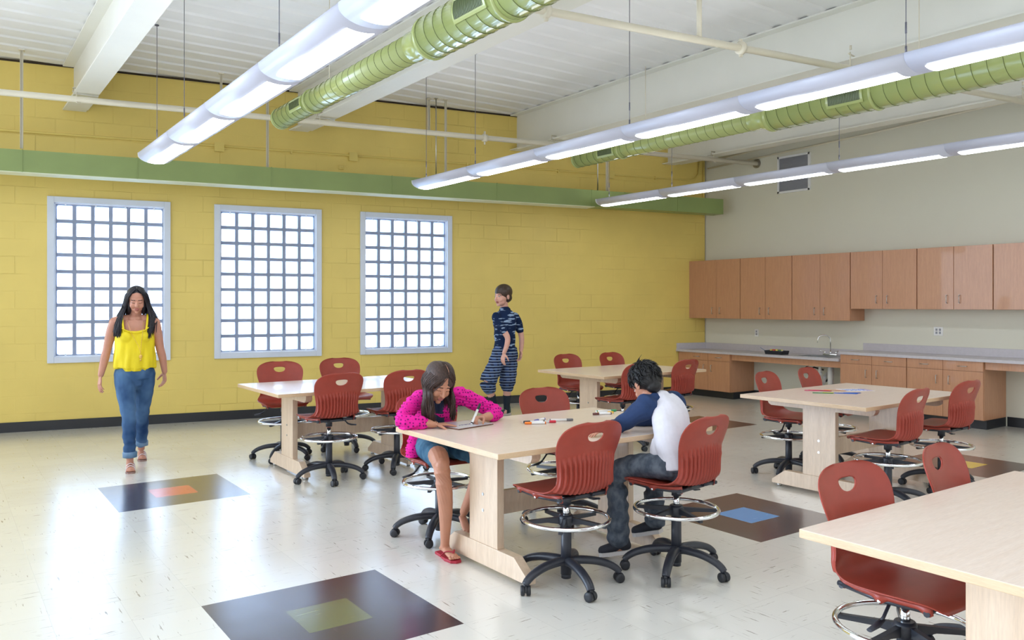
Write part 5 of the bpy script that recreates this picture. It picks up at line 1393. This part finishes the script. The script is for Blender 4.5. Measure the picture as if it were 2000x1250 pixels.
# dry-erase board under the girl's hands
wb = tag(empty('lap_board', (2.575, 4.085, TZ), radians(12)), 'small white drawing board with brown edge under the girl\'s hands', 'whiteboard')
MB().box((0, 0, .0035), (.29, .215, .007), bevel=.003).build('board_core', tint_mat('hardboard', rgb(112, 76, 60), .6, .05), wb)
MB().box((0, 0, .0078), (.282, .207, .0012)).build('white_face', tint_mat('gloss_white', rgb(222, 222, 232), .2, .01), wb)
mb = MB()
rnd = random.Random(9)
for k in range(5):
    x = -.055 + .024 * k; pts = [(x + .008 * cos(a), -.02 + .01 * sin(a * 1.6 + k), .0088) for a in [q * .7 for q in range(8)]]
    mb.tube(pts, .0009, n=5)
mb.build('marker_scribble', tint_mat('violet_ink', rgb(92, 70, 130), .5, .03), wb)
# the marker she writes with
a, b = Vector((2.598, 4.040, TZ + .0105)), Vector((2.690, 4.085, .872)); d = (b - a).normalized(); q = Vector((1, 0, 0)).rotation_difference(d); mid = (a + b) / 2
mk = marker(mid.x, mid.y, mid.z - .0078, 0, rgb(30, 30, 34), 'black and white marker held in the girl\'s writing hand', None, length=(b - a).length, r=.008, cap_len=.045); mk.rotation_mode = 'QUATERNION'; mk.rotation_quaternion = q
# drawing, pencils and crayons on the right table
def pencil(x, y, rz, c, label, L_=.17):
    o = tag(empty('pencil', (x, y, TZ + .0038), rz), label, 'pencil', 'coloured pencils on the right table')
    MB().lathe([(.0038, -L_ / 2), (.0038, L_ / 2 - .018), (.0012, L_ / 2 - .004)], n=6, axis='X').build('pencil_shaft', tint_mat('pencil_' + label.split()[0] + '_paint', c, .4, .04), o)
    MB().lathe([(.0012, L_ / 2 - .004), (.0002, L_ / 2)], n=6, axis='X').build('pencil_tip', M['maple'], o)
pencil(5.99, 3.99, radians(-52), rgb(190, 40, 90), 'magenta pencil furthest left in the group on the right table')
pencil(6.03, 3.98, radians(-48), rgb(214, 50, 60), 'red pencil next to the magenta one on the right table')
pencil(6.02, 3.95, radians(-55), rgb(150, 40, 70), 'maroon pencil in front of the red one on the right table')
pencil(5.88, 3.84, radians(-50), rgb(30, 120, 60), 'green pencil nearest the left edge of the right table')
pencil(5.96, 3.80, radians(-46), rgb(220, 190, 50), 'yellow pencil end to end with the green one')
pencil(6.01, 3.72, radians(-52), rgb(40, 96, 190), 'blue pencil nearest the camera on the right table', .19)
pencil(6.06, 3.72, radians(-40), rgb(36, 80, 170), 'dark blue pencil beside the nearest blue one', .19)
pencil(6.13, 3.92, radians(-44), rgb(236, 150, 60), 'orange pencil in the middle of the group on the right table', .14)
pencil(6.15, 3.88, radians(-58), rgb(190, 140, 110), 'tan pencil beside the orange one on the right table', .14)
dr = tag(empty('drawing_sheet', (6.33, 3.835, TZ), radians(-32)), 'sheet of paper with a blue and purple coloured drawing on the right table', 'drawing')
MB().box((0, 0, .001), (.25, .18, .002)).build('paper', tint_mat('paper', rgb(228, 220, 222), .7, .01), dr)
mb = MB()
for k in range(16):
    mb.tube([(-.10 + .012 * k, -.07 + .012 * (k % 3), .0022), (-.088 + .010 * k, .0, .0024), (-.10 + .013 * k, .065 - .01 * (k % 4), .0022)], .0035, n=5, flat=.15)
mb.build('pencil_strokes', tint_mat('blue_crayon_strokes', rgb(110, 140, 206), .7, .25, 30), dr)
mb = MB()
for k in range(4): mb.tube([(.07 + .014 * k, -.08, .0022), (.074 + .014 * k, .08, .0022)], .003, n=5, flat=.15)
mb.build('purple_strokes', tint_mat('purple_crayon', rgb(120, 60, 150), .7, .1), dr)
# black tray of paints on the counter
tr = tag(empty('tray', (10.13, 7.39, .735)), 'small black tray with little paint pots on the left countertop', 'tray')
mb = MB(); prof_o = [(-.085, -.15), (.085, -.15), (.085, .15), (-.085, .15)]
mb.box((0, 0, .004), (.15, .28, .008))
for sx in (-1, 1): mb.prism([(sx * .075, .0), (sx * .088, .055), (sx * .082, .055), (sx * .069, .0)], -.145, .145, axis='Y')
for sy in (-1, 1): mb.prism([(sy * .140, .0), (sy * .158, .055), (sy * .152, .055), (sy * .134, .0)], -.085, .085, axis='X')
mb.build('tray_body', M['black'], tr)
cols = [(236, 196, 50), (208, 60, 40), (240, 220, 90), (60, 130, 70), (230, 120, 50), (236, 200, 60), (190, 40, 50), (244, 230, 140)]
names = ['yellow', 'red', 'pale yellow', 'green', 'orange', 'amber', 'crimson', 'cream']
for k, (c, nm) in enumerate(zip(cols, names)):
    row, col_ = divmod(k, 4)
    p = tag(empty('paint_pot', (10.10 + .05 * row, 7.46 - .048 * col_, .743)), 'small %s-lidded paint pot standing in the black tray on the counter' % nm, 'paint pot', 'paint pots in the tray')
    MB().lathe([(.017, 0), (.019, .004), (.019, .045), (.016, .048)], n=14).build('pot_body', M['white_plastic'], p)
    MB().lathe([(.0195, .046), (.020, .048), (.020, .060), (.017, .062)], n=14).build('pot_lid', tint_mat('lid_' + nm.replace(' ', '_'), rgb(*c), .4, .03), p)
o = tag(empty('paintbrush', (10.10, 7.53, .79)), 'thin blue paintbrush leaning out of the left side of the black tray', 'paintbrush')
MB().cyl((0, 0, -.03), (-.01, .12, .035), .0035, n=8).build('brush_handle', tint_mat('blue_brush_paint', rgb(70, 120, 170), .4, .03), o)
